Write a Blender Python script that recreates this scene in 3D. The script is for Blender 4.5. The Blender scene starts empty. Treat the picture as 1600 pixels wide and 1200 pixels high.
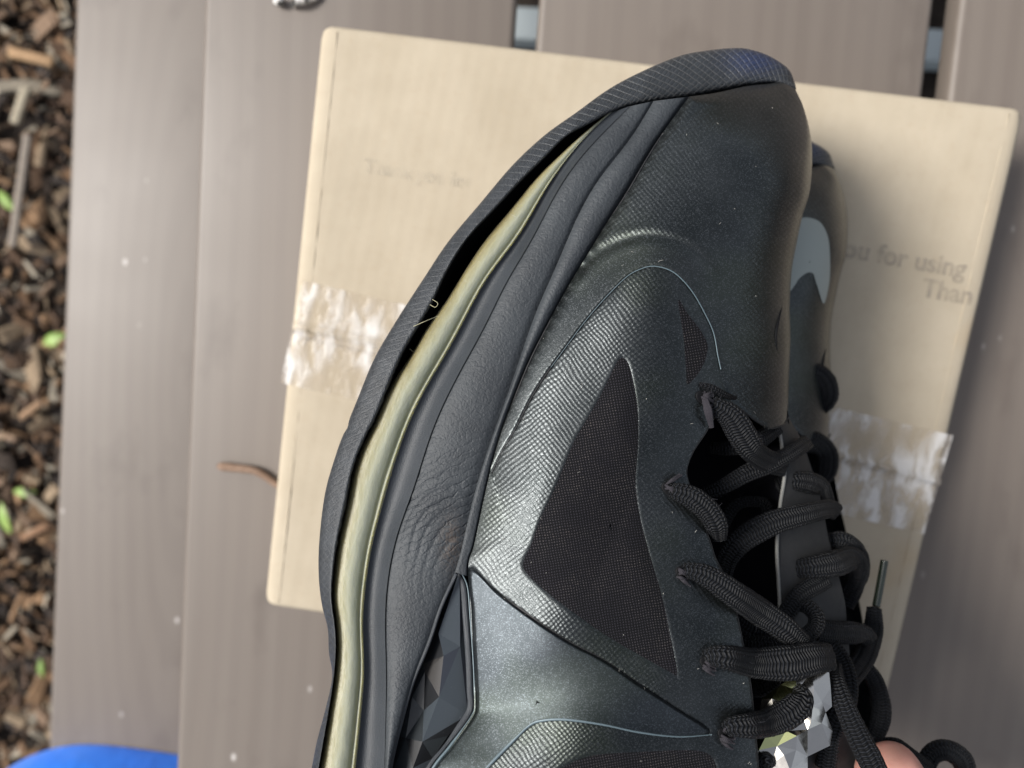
import bpy, math, random
import numpy as np
from mathutils import Matrix, Vector
random.seed(7); rng = np.random.default_rng(7)
R_ = math.radians
SC = bpy.context.scene
COL = SC.collection

# ---------------------------------------------------------------- camera
W, H, FPX = 1600.0, 1200.0, 1155.0
CAMPOS = np.array([0.0, 0.0, 0.45])
nad = np.array([0.0, 103.4, -FPX]); nad /= np.linalg.norm(nad)
vy = np.array([-973.0, -12900.0, -FPX]); vy -= nad * vy.dot(nad); vy /= np.linalg.norm(vy)
Zc = -nad; Yc = -vy; Xc = np.cross(Yc, Zc)
RC2W = np.array([Xc, Yc, Zc])
cam_d = bpy.data.cameras.new('camera'); cam = bpy.data.objects.new('camera', cam_d); COL.objects.link(cam)
cam_d.sensor_width = 36; cam_d.lens = 36 * FPX / W
cam_d.clip_start = 0.01; cam_d.clip_end = 500
M4 = Matrix([[*RC2W[0], 0], [*RC2W[1], 0], [*RC2W[2], 0.45], [0, 0, 0, 1]])
cam.matrix_world = M4
cam_d.dof.use_dof = True; cam_d.dof.focus_distance = 0.238; cam_d.dof.aperture_fstop = 7.6
SC.camera = cam

# ---------------------------------------------------------------- light
SUN_EL, SUN_AZ = 46.0, 172.0          # azimuth measured from +X, light comes from there
w = bpy.data.worlds.new('World'); SC.world = w; w.use_nodes = True
nt = w.node_tree; bg = nt.nodes['Background']
sky = nt.nodes.new('ShaderNodeTexSky'); sky.sky_type = 'NISHITA'; sky.sun_disc = False
sky.sun_elevation = R_(SUN_EL); sky.sun_rotation = R_(90 - SUN_AZ)
sky.air_density = 1.0; sky.dust_density = 3.0; sky.ozone_density = 1.0
hs = nt.nodes.new('ShaderNodeHueSaturation'); hs.inputs['Saturation'].default_value = 0.42   # thin high cloud takes most of the blue out
nt.links.new(sky.outputs[0], hs.inputs['Color']); nt.links.new(hs.outputs[0], bg.inputs[0]); bg.inputs[1].default_value = 0.09
sun_d = bpy.data.lights.new('sun', 'SUN'); sun = bpy.data.objects.new('sun', sun_d); COL.objects.link(sun)
sun_d.energy = 2.5; sun_d.angle = R_(17); sun_d.color = (1.0, 0.965, 0.91)
sdir = Vector((math.cos(R_(SUN_AZ)) * math.cos(R_(SUN_EL)), math.sin(R_(SUN_AZ)) * math.cos(R_(SUN_EL)), math.sin(R_(SUN_EL))))
sun.rotation_euler = sdir.to_track_quat('Z', 'Y').to_euler()
SC.view_settings.view_transform = 'Standard'; SC.view_settings.look = 'None'
SC.view_settings.gamma = 1; SC.view_settings.use_curve_mapping = False
SC.view_settings.exposure = 0.84

# ---------------------------------------------------------------- helpers
def P(px, py, z):
    """the point of the place at height z that is seen at the given spot"""
    px = np.asarray(px, float); py = np.asarray(py, float); z = np.asarray(z, float)
    px, py, z = np.broadcast_arrays(px, py, z)
    d = np.stack([px - W / 2, H / 2 - py, np.full_like(px, -FPX)], -1) @ RC2W.T
    k = (z - CAMPOS[2]) / d[..., 2]
    return CAMPOS + d * k[..., None]

def cr(pts, n, closed=False):
    """Catmull-Rom through pts, n samples evenly spaced along its length"""
    p = np.array(pts, float)
    if closed: q = np.vstack([p[-1], p, p[0], p[1]])
    else: q = np.vstack([2 * p[0] - p[1], p, 2 * p[-1] - p[-2]])
    out = []
    for i in range(1, len(q) - 2):
        t = np.linspace(0, 1, 24, endpoint=False)[:, None]
        a, b, c, d = q[i - 1], q[i], q[i + 1], q[i + 2]
        out.append(0.5 * (2 * b + (c - a) * t + (2 * a - 5 * b + 4 * c - d) * t * t + (3 * b - a - 3 * c + d) * t ** 3))
    out = np.vstack(out + [q[-2][None]])
    L = np.r_[0, np.cumsum(np.linalg.norm(np.diff(out[:, :2], axis=0), axis=1))]
    s = np.linspace(0, L[-1], n + (1 if closed else 0))
    r = np.stack([np.interp(s, L, out[:, k]) for k in range(p.shape[1])], 1)
    return r[:-1] if closed else r

def me_obj(name, verts, faces, mat=None, parent=None, uv=None, smooth=True, attrs=None, mats=None, midx=None):
    me = bpy.data.meshes.new(name)
    v = np.asarray(verts, np.float64).reshape(-1, 3)
    if isinstance(faces, np.ndarray):
        nf, k = faces.shape
        me.vertices.add(len(v)); me.vertices.foreach_set('co', v.ravel())
        me.loops.add(nf * k); me.loops.foreach_set('vertex_index', faces.ravel().astype(np.int32))
        me.polygons.add(nf); me.polygons.foreach_set('loop_start', (np.arange(nf) * k).astype(np.int32))
        me.polygons.foreach_set('loop_total', np.full(nf, k, np.int32))
        me.update(calc_edges=True)
    else:
        me.from_pydata([tuple(x) for x in v], [], [tuple(int(i) for i in f) for f in faces])
    if uv is not None:
        li = np.zeros(len(me.loops), np.int32); me.loops.foreach_get('vertex_index', li)
        ul = me.uv_layers.new(name='UVMap'); ul.data.foreach_set('uv', np.asarray(uv, np.float32).reshape(-1, 2)[li].ravel())
    for k, a in (attrs or {}).items():
        a = np.asarray(a, np.float32)
        if a.ndim == 1 or a.shape[-1] == 1:
            at = me.attributes.new(k, 'FLOAT', 'POINT'); at.data.foreach_set('value', a.ravel())
        else:
            at = me.attributes.new(k, 'FLOAT_COLOR', 'POINT'); at.data.foreach_set('color', np.c_[a, np.ones(len(a))].astype(np.float32).ravel())
    for m in (mats or ([mat] if mat else [])): me.materials.append(m)
    if midx is not None: me.polygons.foreach_set('material_index', np.asarray(midx, np.int32))
    me.polygons.foreach_set('use_smooth', np.full(len(me.polygons), smooth))
    me.validate(); me.update()
    o = bpy.data.objects.new(name, me); COL.objects.link(o)
    if parent is not None: o.parent = parent; o.matrix_parent_inverse = Matrix.Identity(4)
    if parent is not None and parent.get('_o') is not None:
        pass
    return o

def gfaces(nr, nc, wrap=False, mask=None):
    i = np.arange(nr - 1)[:, None]; j = np.arange(nc if wrap else nc - 1)[None, :]
    j2 = (j + 1) % nc
    f = np.stack(np.broadcast_arrays(i * nc + j, (i + 1) * nc + j, (i + 1) * nc + j2, i * nc + j2), -1)
    if mask is not None: f = f[mask]
    return f.reshape(-1, 4)

def tag(o, label=None, cat=None, group=None, kind=None):
    if label: o['label'] = label
    if cat: o['category'] = cat
    if group: o['group'] = group
    if kind: o['kind'] = kind
    return o

def empty(name, loc=(0, 0, 0), parent=None):
    o = bpy.data.objects.new(name, None); o.location = loc; o.empty_display_size = 0.02; COL.objects.link(o)
    if parent: o.parent = parent
    return o

def settle(root):
    """parts were modelled in world space; make them local to their thing's origin"""
    off = Vector(root.location)
    for ch in root.children:
        if ch.type == 'MESH' and not ch.data.get('settled'):
            ch.data.transform(Matrix.Translation(-off)); ch.data['settled'] = 1
        for g in ch.children:
            if g.type == 'MESH' and not g.data.get('settled'):
                g.data.transform(Matrix.Translation(-off)); g.data['settled'] = 1

def box_mesh(x0, x1, y0, y1, z0, z1, b=0.003, seg=3):
    import bmesh
    bm = bmesh.new(); bmesh.ops.create_cube(bm, size=1)
    for v in bm.verts: v.co = Vector(((x0 + x1) / 2 + v.co.x * (x1 - x0), (y0 + y1) / 2 + v.co.y * (y1 - y0), (z0 + z1) / 2 + v.co.z * (z1 - z0)))
    if b: bmesh.ops.bevel(bm, geom=bm.edges[:], offset=b, segments=seg, profile=0.5, affect='EDGES')
    me = bpy.data.meshes.new('m'); bm.to_mesh(me); bm.free()
    me.polygons.foreach_set('use_smooth', np.full(len(me.polygons), True))
    return me

def link_me(name, me, mat, parent=None):
    me.materials.append(mat); me.name = name
    o = bpy.data.objects.new(name, me); COL.objects.link(o); o.parent = parent
    return o

# ---------------------------------------------------------------- material helpers
class Mt:
    def __init__(s, name, **kw):
        s.m = bpy.data.materials.new(name); s.m.use_nodes = True; s.t = s.m.node_tree
        s.b = s.t.nodes['Principled BSDF']; s.out = s.t.nodes['Material Output']
        for k, v in kw.items(): s.set(k, v)
    NM = dict(col='Base Color', rough='Roughness', metal='Metallic', spec='Specular IOR Level', coat='Coat Weight', crough='Coat Roughness',
              sheen='Sheen Weight', shr='Sheen Roughness', sss='Subsurface Weight', sscale='Subsurface Scale', trans='Transmission Weight', ior='IOR', alpha='Alpha', aniso='Anisotropic', srad='Subsurface Radius', sht='Sheen Tint', stint='Specular Tint')
    def set(s, k, v):
        i = s.b.inputs[s.NM[k]]
        if hasattr(v, 'is_output'): s.t.links.new(v, i)
        else:
            if i.type == 'RGBA' and len(v) == 3: v = (*v, 1)
            i.default_value = v
    def n(s, ty, out=0, props=None, **ins):
        nd = s.t.nodes.new('ShaderNode' + ty)
        for k, v in (props or {}).items(): setattr(nd, k, v)
        for k, v in ins.items():
            key = int(k[1:]) if k[0] == 'i' and k[1:].isdigit() else k.replace('_', ' ')
            i = nd.inputs[key]
            if hasattr(v, 'is_output'): s.t.links.new(v, i)
            else:
                if i.type == 'RGBA' and len(v) == 3: v = (*v, 1)
                i.default_value = v
        return nd.outputs[out]
    def math(s, op, a, b=0.0, c=0.0, clamp=False):
        return s.n('Math', props=dict(operation=op, use_clamp=clamp), i0=a, i1=b, i2=c)
    def uv(s): return s.n('UVMap', props=dict(uv_map='UVMap'))
    def obj(s): return s.n('TexCoord', out='Object')
    def attr(s, nm, out=2): return s.n('Attribute', out=out, props=dict(attribute_name=nm))
    def mapv(s, v, sc=(1, 1, 1), rot=(0, 0, 0), loc=(0, 0, 0)):
        return s.n('Mapping', Vector=v, Scale=sc, Rotation=rot, Location=loc)
    def noise(s, v, scale, detail=4, rough=.55, dist=0.0, out=0):
        return s.n('TexNoise', out=out, Vector=v, Scale=scale, Detail=detail, Roughness=rough, Distortion=dist)
    def vor(s, v, scale, rnd=1.0, feature='F1', out=0, dist='EUCLIDEAN'):
        return s.n('TexVoronoi', out=out, props=dict(feature=feature, distance=dist), Vector=v, Scale=scale, Randomness=rnd)
    def ramp(s, f, *stops, interp='LINEAR'):
        nd = s.t.nodes.new('ShaderNodeValToRGB'); s.t.links.new(f, nd.inputs[0]); cr_ = nd.color_ramp; cr_.interpolation = interp
        while len(cr_.elements) < len(stops): cr_.elements.new(0.5)
        for e, (p, c) in zip(cr_.elements, stops):
            e.position = p; e.color = (c, c, c, 1) if not hasattr(c, '__len__') else (*c, 1)
        return nd.outputs[0]
    def mix(s, f, a, b, blend='MIX'):
        return s.n('MixRGB', props=dict(blend_type=blend), i0=f, i1=a, i2=b)
    def bump(s, h, dist, strength=1.0, nrm=None):
        nd = s.t.nodes.new('ShaderNodeBump'); s.t.links.new(h, nd.inputs['Height'])
        nd.inputs['Distance'].default_value = dist
        if hasattr(strength, 'is_output'): s.t.links.new(strength, nd.inputs['Strength'])
        else: nd.inputs['Strength'].default_value = strength
        if nrm is not None: s.t.links.new(nrm, nd.inputs['Normal'])
        s.t.links.new(nd.outputs[0], s.b.inputs['Normal']); return nd.outputs[0]
    def sep(s, v): 
        nd = s.t.nodes.new('ShaderNodeSeparateXYZ'); s.t.links.new(v, nd.inputs[0]); return nd.outputs
    def comb(s, x, y, z=0.0): return s.n('CombineXYZ', X=x, Y=y, Z=z)

def dots(m, vec, period, rot=0.0, wob=0.0):
    """staggered rows of raised dots (a woven relief); vec in units, period in the same units"""
    v = m.mapv(vec, rot=(0, 0, rot))
    o = m.sep(v); k = math.pi / period
    a = m.math('SINE', m.math('MULTIPLY', m.math('ADD', o[0], o[1]), k))
    b = m.math('SINE', m.math('MULTIPLY', m.math('SUBTRACT', o[0], o[1]), k))
    return m.math('MULTIPLY', m.math('MULTIPLY', a, b), 0.5)

# ---- plank paint
m = Mt('plank_stain', rough=.5, spec=.5)
oc = m.obj(); g1 = m.noise(m.mapv(oc, sc=(60, 2.2, 20)), 1.0, 5, .6, .4); g2 = m.noise(m.mapv(oc, sc=(9, 1.2, 6)), 1.0, 3, .5, 1.2)
wv = m.n('TexWave', out=1, props=dict(wave_type='RINGS', rings_direction='Z', bands_direction='X'), Vector=m.mapv(oc, sc=(10, 1.4, 1), loc=(3.35, 0.1, 0)), Scale=2.3, Distortion=3.0, Detail=2.0, Detail_Scale=1.2)
base = m.mix(m.ramp(g1, (.25, 0.0), (.85, .75)), (.140, .116, .098), (.166, .143, .123))
base = m.mix(m.math('MULTIPLY', m.ramp(wv, (.35, 0.0), (.75, 1.0)), .11), base, (.07, .055, .047))
base = m.mix(m.ramp(g2, (.3, 0.0), (.75, .35)), base, (.184, .158, .137))
sp = m.vor(m.mapv(oc, sc=(1, .6, 1)), 45, 1.0); spn = m.noise(oc, 8, 2)
speck = m.math('MULTIPLY', m.ramp(sp, (.035, 1.0), (.10, 0.0)), m.ramp(spn, (.46, 0.0), (.56, .8)))
base = m.mix(speck, base, (.55, .52, .5))
blot = m.ramp(m.noise(m.mapv(oc, sc=(1, .45, 1)), 22, 4, .6), (.58, 0.0), (.8, .6)); base = m.mix(blot, base, (.075, .058, .048))
m.set('col', base); m.set('rough', m.ramp(m.noise(oc, 7, 3), (.2, .46), (.8, .54)))
m.bump(m.math('ADD', m.math('MULTIPLY', g1, .6), m.math('MULTIPLY', wv, .2)), .0004, .12)
PLANK = m.m
# ---- cardboard
m = Mt('cardboard', rough=.75, spec=.25)
oc = m.obj(); ob = m.sep(m.mapv(oc, rot=(0, 0, R_(9))))
cor = m.math('SINE', m.math('MULTIPLY', ob[0], 2 * math.pi / .0072))
n1 = m.noise(oc, 28, 6, .6); n2 = m.noise(oc, 260, 3, .6); n3 = m.noise(m.mapv(oc, sc=(90, 14, 1), rot=(0, 0, R_(9))), 1, 5, .7)
c = m.mix(m.ramp(n1, (.3, 0.0), (.7, 1.0)), (.395, .335, .248), (.455, .392, .297))
c = m.mix(m.ramp(n3, (.35, 0.0), (.7, .12)), c, (.52, .465, .375)); c = m.mix(m.ramp(n2, (.55, 0.0), (.8, .22)), c, (.36, .27, .18))
c = m.mix(m.ramp(m.noise(oc, 9, 3), (.66, 0.0), (.76, .35)), c, (.40, .27, .13))
m.set('col', c); m.bump(m.math('ADD', m.math('MULTIPLY', cor, .10), m.math('MULTIPLY', n1, 1.0)), .0006, .30)
CARD = m.m
m = Mt('ink', col=(.28, .245, .21), rough=.8, spec=.2); m.set('alpha', m.ramp(m.noise(m.obj(), 120, 3), (.3, .12), (.62, .45))); INK = m.m
m = Mt('faded_ink', col=(.36, .33, .28), rough=.8, spec=.2); m.set('alpha', m.ramp(m.noise(m.obj(), 130, 3), (.35, .0), (.66, .30))); INKF = m.m
# ---- clear tape; milky wrinkles and painted glare share the white streaks
m = Mt('packing_tape', rough=.12, spec=.6)
oc = m.obj(); tv = m.mapv(oc, rot=(0, 0, R_(9)))
st = m.noise(m.mapv(tv, sc=(130, 40, 1)), 1, 4, .65, .4); big = m.noise(oc, 26, 2, .5)
wr = m.math('MULTIPLY', m.ramp(st, (.38, 0.05), (.58, 1.0)), m.ramp(big, (.32, 0.2), (.47, 1.0)))
m.set('col', m.mix(wr, (.46, .36, .24), (.92, .91, .90)))
m.set('alpha', m.math('ADD', m.math('MULTIPLY', wr, .40), .16)); m.set('rough', m.ramp(wr, (0, .14), (1, .4)))
m.bump(m.math('ADD', st, m.noise(m.mapv(tv, sc=(30, 90, 1)), 1, 2)), .0018, .7); TAPE = m.m
# ---- soil and mulch
m = Mt('soil', rough=.95, spec=.15); oc = m.obj(); n = m.noise(oc, 30, 8, .7)
m.set('col', m.ramp(n, (.3, (.022, .018, .016)), (.55, (.05, .040, .034)), (.75, (.11, .085, .065)))); m.bump(n, .02, .8); SOIL = m.m
m = Mt('bark_chip', rough=.85, spec=.2); ca = m.attr('tint', 0); n = m.noise(m.mapv(m.obj(), sc=(1, 1, 1)), 180, 3)
m.set('col', m.mix(m.ramp(n, (.3, 0.0), (.8, .5)), ca, (.03, .02, .015))); CHIP = m.m
m = Mt('sprout_green', rough=.5, col=(.16, .30, .05)); m.set('col', m.mix(m.noise(m.obj(), 30, 2), (.12, .26, .04), (.34, .42, .12))); GREEN = m.m
m = Mt('pale_board', rough=.7, col=(.50, .56, .58)); PALE = m.m
m = Mt('twig_bark', rough=.85); m.set('col', m.mix(m.noise(m.obj(), 90, 3), (.30, .20, .14), (.13, .085, .06))); TWIG = m.m
m = Mt('flake_bark', rough=.8); m.set('col', m.ramp(m.noise(m.obj(), 160, 3), (.45, (.03, .028, .025)), (.55, (.65, .63, .60)))); FLAKE = m.m
m = Mt('blue_nylon', rough=.36, spec=.5, sheen=.3); n = m.noise(m.obj(), 14, 3)
m.set('col', m.mix(n, (.004, .13, .75), (.012, .24, .95))); m.bump(m.noise(m.obj(), 40, 3), .004, .4); BLUE = m.m
# ---- outsole rubber: raised honeycomb net
def net(m, per, wob=.25):
    u = m.uv(); s = m.sep(m.n('VectorMath', props=dict(operation='ADD'), i0=u, i1=m.n('VectorMath', props=dict(operation='SCALE'), i0=m.noise(u, 2.5, 2, out=1), Scale=wob * per)))
    k = math.pi / per
    def ln(a, b):
        return m.math('ABSOLUTE', m.math('SINE', m.math('MULTIPLY', m.math('ADD', m.math('MULTIPLY', s[0], a), m.math('MULTIPLY', s[1], b)), k)))
    l1, l2 = ln(.85, 1.1), ln(.85, -1.1)
    return m.ramp(m.math('MINIMUM', l1, l2), (.0, 1.0), (.46, 0.0))
m = Mt('outsole_rubber', rough=.48, spec=.5)
nn = net(m, .112); big = m.noise(m.uv(), 3.0, 5, .6); fine = m.noise(m.uv(), 60, 4, .7); md = m.attr('toe')
hh = m.math('MULTIPLY', nn, m.math('ADD', m.math('MULTIPLY', md, .9), .12))
c = m.mix(m.ramp(big, (.3, 0.0), (.75, 1.0)), (.020, .023, .027), (.038, .043, .050))
c = m.mix(m.math('MULTIPLY', hh, .48), c, (.17, .175, .175)); c = m.mix(m.ramp(fine, (.66, 0.0), (.78, .45)), c, (.26, .25, .22))
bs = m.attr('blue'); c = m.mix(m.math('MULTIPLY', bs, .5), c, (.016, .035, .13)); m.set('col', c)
cell = m.noise(m.mapv(m.uv(), sc=(14, 14, 1)), 1, 3, .6, .8)
b1 = m.bump(hh, .00035, .9); b2 = m.bump(m.math('ADD', m.math('MULTIPLY', cell, 1.0), m.math('MULTIPLY', fine, .35)), .0007, .55, b1)
RUBBER = m.m
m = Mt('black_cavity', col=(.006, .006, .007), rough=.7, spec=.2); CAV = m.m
# ---- yellowed air cushion; the ramp's pale middle is a painted highlight
m = Mt('yellowed_air_cushion', rough=.45, spec=.3, sss=.6, sscale=.004)
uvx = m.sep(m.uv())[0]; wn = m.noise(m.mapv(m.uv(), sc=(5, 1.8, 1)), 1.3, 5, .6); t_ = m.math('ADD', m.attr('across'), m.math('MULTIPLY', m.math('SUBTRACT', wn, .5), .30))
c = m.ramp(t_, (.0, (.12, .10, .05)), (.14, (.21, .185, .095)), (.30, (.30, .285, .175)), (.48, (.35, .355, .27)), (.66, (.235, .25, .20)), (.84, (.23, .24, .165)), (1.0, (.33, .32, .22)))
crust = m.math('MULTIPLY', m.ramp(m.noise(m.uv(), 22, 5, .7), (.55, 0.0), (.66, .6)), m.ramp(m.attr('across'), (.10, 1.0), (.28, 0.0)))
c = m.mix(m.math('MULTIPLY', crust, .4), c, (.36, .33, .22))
scr = m.ramp(m.noise(m.mapv(m.uv(), sc=(6, 60, 1)), 1, 2), (.70, 0.0), (.76, 1.0)); c = m.mix(m.math('MULTIPLY', scr, .25), c, (.7, .7, .66))
m.set('col', c); m.set('rough', m.ramp(crust, (0, .40), (1, .7))); m.set('srad', (1.0, .9, .5))
m.bump(m.math('ADD', m.math('MULTIPLY', crust, .3), m.math('MULTIPLY', wn, .8)), .0006, .8); AIR = m.m
# ---- midsole foam with leather-like wrinkles
m = Mt('midsole_foam', rough=.58, spec=.42)
u = m.uv(); wr = m.attr('wrinkle'); fine = m.noise(u, 26, 3, .6); ve = m.vor(m.n('VectorMath', props=dict(operation='ADD'), i0=m.mapv(u, sc=(1, .8, 1)), i1=m.n('VectorMath', props=dict(operation='SCALE'), i0=m.noise(u, 6, 2, out=1), Scale=.12)), 9.5, 1.0, 'DISTANCE_TO_EDGE')
cre = m.ramp(ve, (.0, 0.0), (.13, 1.0))
wav = m.n('TexWave', out=1, props=dict(wave_type='BANDS', bands_direction='Y'), Vector=m.mapv(u, rot=(0, 0, R_(28))), Scale=2.6, Distortion=5.5, Detail=3.0, Detail_Scale=1.6)
wl = m.ramp(wav, (.0, 0.0), (.22, 1.0))
big = m.noise(u, 1.1, 4)
c = m.mix(m.ramp(big, (.3, 0.0), (.7, 1.0)), (.027, .031, .036), (.042, .048, .054)); c = m.mix(m.ramp(fine, (.68, 0.0), (.78, .35)), c, (.25, .25, .24))
c = m.mix(m.math('MULTIPLY', m.attr('worn'), .3), c, (.13, .08, .045)); m.set('col', c)
b1 = m.bump(m.math('ADD', m.math('MULTIPLY', cre, .16), m.noise(u, 13, 3, .65, .3)), .00045, .55); b2 = m.bump(wl, .0006, m.math('MULTIPLY', wr, .38), b1); b3 = m.bump(fine, .0003, .5, b2); FOAM = m.m
m = Mt('midsole_edge', rough=.5, spec=.45); u = m.uv(); fine = m.noise(u, 40, 3, .6)
m.set('col', m.mix(m.noise(u, 1.5, 3), (.022, .026, .032), (.040, .046, .054))); m.bump(fine, .00035, .6); EDGE = m.m
# ---- coated upper
def upper_mat(name, weave=True, dark=.80, ro=.26, tone=(.98, 1.0, 1.04)):
    m = Mt(name, metal=.88, spec=.5)
    u = m.uv(); fl = m.vor(u, 80, 1.0, out=1); fls = m.sep(fl)[0]; fn = m.noise(u, 70, 2, .6)
    big = m.noise(u, .75, 3, .5); gr = m.noise(m.mapv(u, loc=(3, 1, 0)), .45, 2)
    c = m.mix(m.ramp(big, (.35, 0.0), (.68, 1.0)), (.040 * dark, .045 * dark, .045 * dark), (.076 * dark, .082 * dark, .081 * dark))
    c = m.mix(m.ramp(gr, (.50, 0.0), (.64, .35)), c, (.048 * dark, .059 * dark, .034 * dark))
    c = m.mix(m.ramp(fls, (.70, 0.0), (1.0, .42)), c, (.24 * dark, .25 * dark, .25 * dark))
    c = m.mix(1.0, c, tone, 'MULTIPLY'); dust = m.ramp(m.noise(u, 55, 2, .5), (.745, 0.0), (.79, .5)); c = m.mix(dust, c, (.34, .34, .31))
    m.set('col', c); m.set('rough', m.math('ADD', m.math('MULTIPLY', fn, .14), ro))
    b0 = m.bump(fn, .00012, .5)
    if weave:
        d = dots(m, m.n('VectorMath', props=dict(operation='ADD'), i0=u, i1=m.n('VectorMath', props=dict(operation='SCALE'), i0=m.noise(u, 1.2, 2, out=1), Scale=.20)), .064, R_(38))
        m.bump(d, .00022, m.math('MULTIPLY', m.attr('weave'), .44), b0)
    return m.m
UPPER = upper_mat('coated_woven_upper'); QUART = upper_mat('smooth_metallic_upper', False, .72, .36, (.93, 1.0, 1.13))
# ---- open mesh fabric
m = Mt('mesh_fabric', rough=.9, spec=.15, sheen=.05)
u = m.uv(); d = dots(m, m.n('VectorMath', props=dict(operation='ADD'), i0=u, i1=m.n('VectorMath', props=dict(operation='SCALE'), i0=m.noise(u, 3, 2, out=1), Scale=.05)), .042, R_(10))
th = m.ramp(d, (.08, 0.0), (.34, 1.0)); dn = m.ramp(m.noise(u, 1.4, 5, .6), (.40, 0.0), (.60, 1.0)); dn2 = m.ramp(m.noise(u, 50, 2), (.45, 0.0), (.65, 1.0))
c = m.mix(th, (.003, .003, .004), (.024, .022, .029)); c = m.mix(m.math('MULTIPLY', m.math('MULTIPLY', dn, th), m.math('MULTIPLY', dn2, .65)), c, (.125, .108, .098))
m.set('col', c); m.bump(th, .0005, .8); MESHF = m.m
# ---- lace
m = Mt('braided_lace', rough=.6, spec=.25)
o = m.sep(m.uv())      # x along, y across 0..1
yy = m.math('MULTIPLY', o[1], 16.0); y = m.math('ABSOLUTE', m.math('SUBTRACT', m.math('FRACT', yy), .5)); fl_ = m.math('FLOOR', yy)
br = m.math('SINE', m.math('ADD', m.math('ADD', m.math('MULTIPLY', o[0], 2 * math.pi / .0011), m.math('MULTIPLY', fl_, math.pi)), m.math('MULTIPLY', m.math('MULTIPLY', m.math('FRACT', yy), m.math('SINE', m.math('ADD', m.math('MULTIPLY', fl_, math.pi), math.pi / 2))), 2.6)))
rb = m.math('MULTIPLY', m.math('MULTIPLY', y, y), -2.6)
hb = m.math('ADD', m.math('MULTIPLY', br, .5), rb)
c = m.mix(m.ramp(br, (.3, 0.0), (1.0, 1.0)), (.0025, .0028, .0035), (.015, .017, .022))
fz = m.ramp(m.noise(m.n('TexCoord', out='Object'), 1400, 2), (.70, 0.0), (.76, .35)); c = m.mix(fz, c, (.10, .10, .12))
m.set('col', c); m.bump(hb, .0007, .9); LACE = m.m
m = Mt('lace_fray', col=(.017, .015, .020), rough=.9); FRAY = m.m
m = Mt('fuzz_fibre', col=(.05, .05, .06), rough=.9); FUZZM = m.m
m = Mt('aglet_plastic', col=(.010, .014, .010), rough=.22, coat=.5); AGLET = m.m
m = Mt('tongue_leather', rough=.6, spec=.3); n = m.noise(m.n('TexCoord', out='Object'), 400, 3); m.set('col', m.mix(n, (.018, .018, .019), (.034, .034, .034))); m.bump(n, .0003, .5); TONG = m.m
m = Mt('pale_edge', col=(.17, .17, .16), rough=.6); PEDGE = m.m
m = Mt('lining', col=(.006, .006, .008), rough=.95, spec=.1); LINING = m.m
m = Mt('seam_lit_edge', col=(.11, .15, .17), rough=.4, metal=.2); SEAMLIT = m.m  # bluish light on raised edges, painted in as a lighter colour
m = Mt('seam_dark', col=(.008, .008, .01), rough=.6); SEAMD = m.m
m = Mt('faceted_plastic', rough=.3, spec=.5)
fa = m.attr('tint', 0); m.set('col', m.mix(m.ramp(m.noise(m.uv(), 30, 3), (.7, 0.0), (.78, .6)), fa, (.3, .33, .36))); FACET = m.m
m = Mt('silver_chrome', metal=1.0, rough=.16); m.set('col', (.62, .59, .54)); sn = m.noise(m.obj(), 300, 3); m.set('rough', m.ramp(sn, (.3, .10), (.8, .28))); SILV = m.m
m = Mt('tinted_chrome', metal=1.0, rough=.18, col=(.68, .70, .33)); SILVY = m.m
m = Mt('lint_white', col=(.62, .60, .55), rough=.9); LINT = m.m
m = Mt('glue_thread', col=(.42, .40, .26), rough=.4); THREAD = m.m
m = Mt('pale_print', col=(.29, .32, .30), rough=.45, spec=.4); PRINT = m.m
m = Mt('skin', rough=.5, spec=.4, sss=.35, sscale=.006); n = m.noise(m.obj(), 70, 4)
m.set('col', m.mix(m.ramp(n, (.3, 0.0), (.7, 1.0)), (.47, .22, .175), (.56, .31, .25))); m.set('srad', (1, .35, .2))
m.bump(m.noise(m.obj(), 900, 3), .0002, .4); SKIN = m.m
m = Mt('nail', col=(.66, .40, .34), rough=.25, coat=.4); NAIL = m.m
m = Mt('sleeve_cotton', col=(.05, .055, .065), rough=.9); SLEEVE = m.m

# ================================================================ ground
GZ = -0.66
def ground():
    n = 90; xs = np.linspace(-1.6, 1.6, n); X, Y = np.meshgrid(xs, xs)
    Z = GZ + .012 * np.sin(X * 17 + np.cos(Y * 9)) * np.cos(Y * 13) + rng.normal(0, .003, X.shape)
    Z[0, :] = Z[-1, :] = Z[:, 0] = Z[:, -1] = GZ
    V = np.stack([X, Y, Z], -1).reshape(-1, 3); F = gfaces(n, n)[:, ::-1]
    big = []; k = len(V); B = 120.0
    ring = [(-1.6, -1.6), (1.6, -1.6), (1.6, 1.6), (-1.6, 1.6)]; out = [(-B, -B), (B, -B), (B, B), (-B, B)]
    V = np.vstack([V, [(x, y, GZ) for x, y in ring], [(x, y, GZ) for x, y in out]])
    F = np.vstack([F, [[k + (i + 1) % 4, k + i, k + 4 + i, k + 4 + (i + 1) % 4] for i in range(4)]])
    o = me_obj('ground', V, F, SOIL); o['kind'] = 'structure'
ground()
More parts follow.
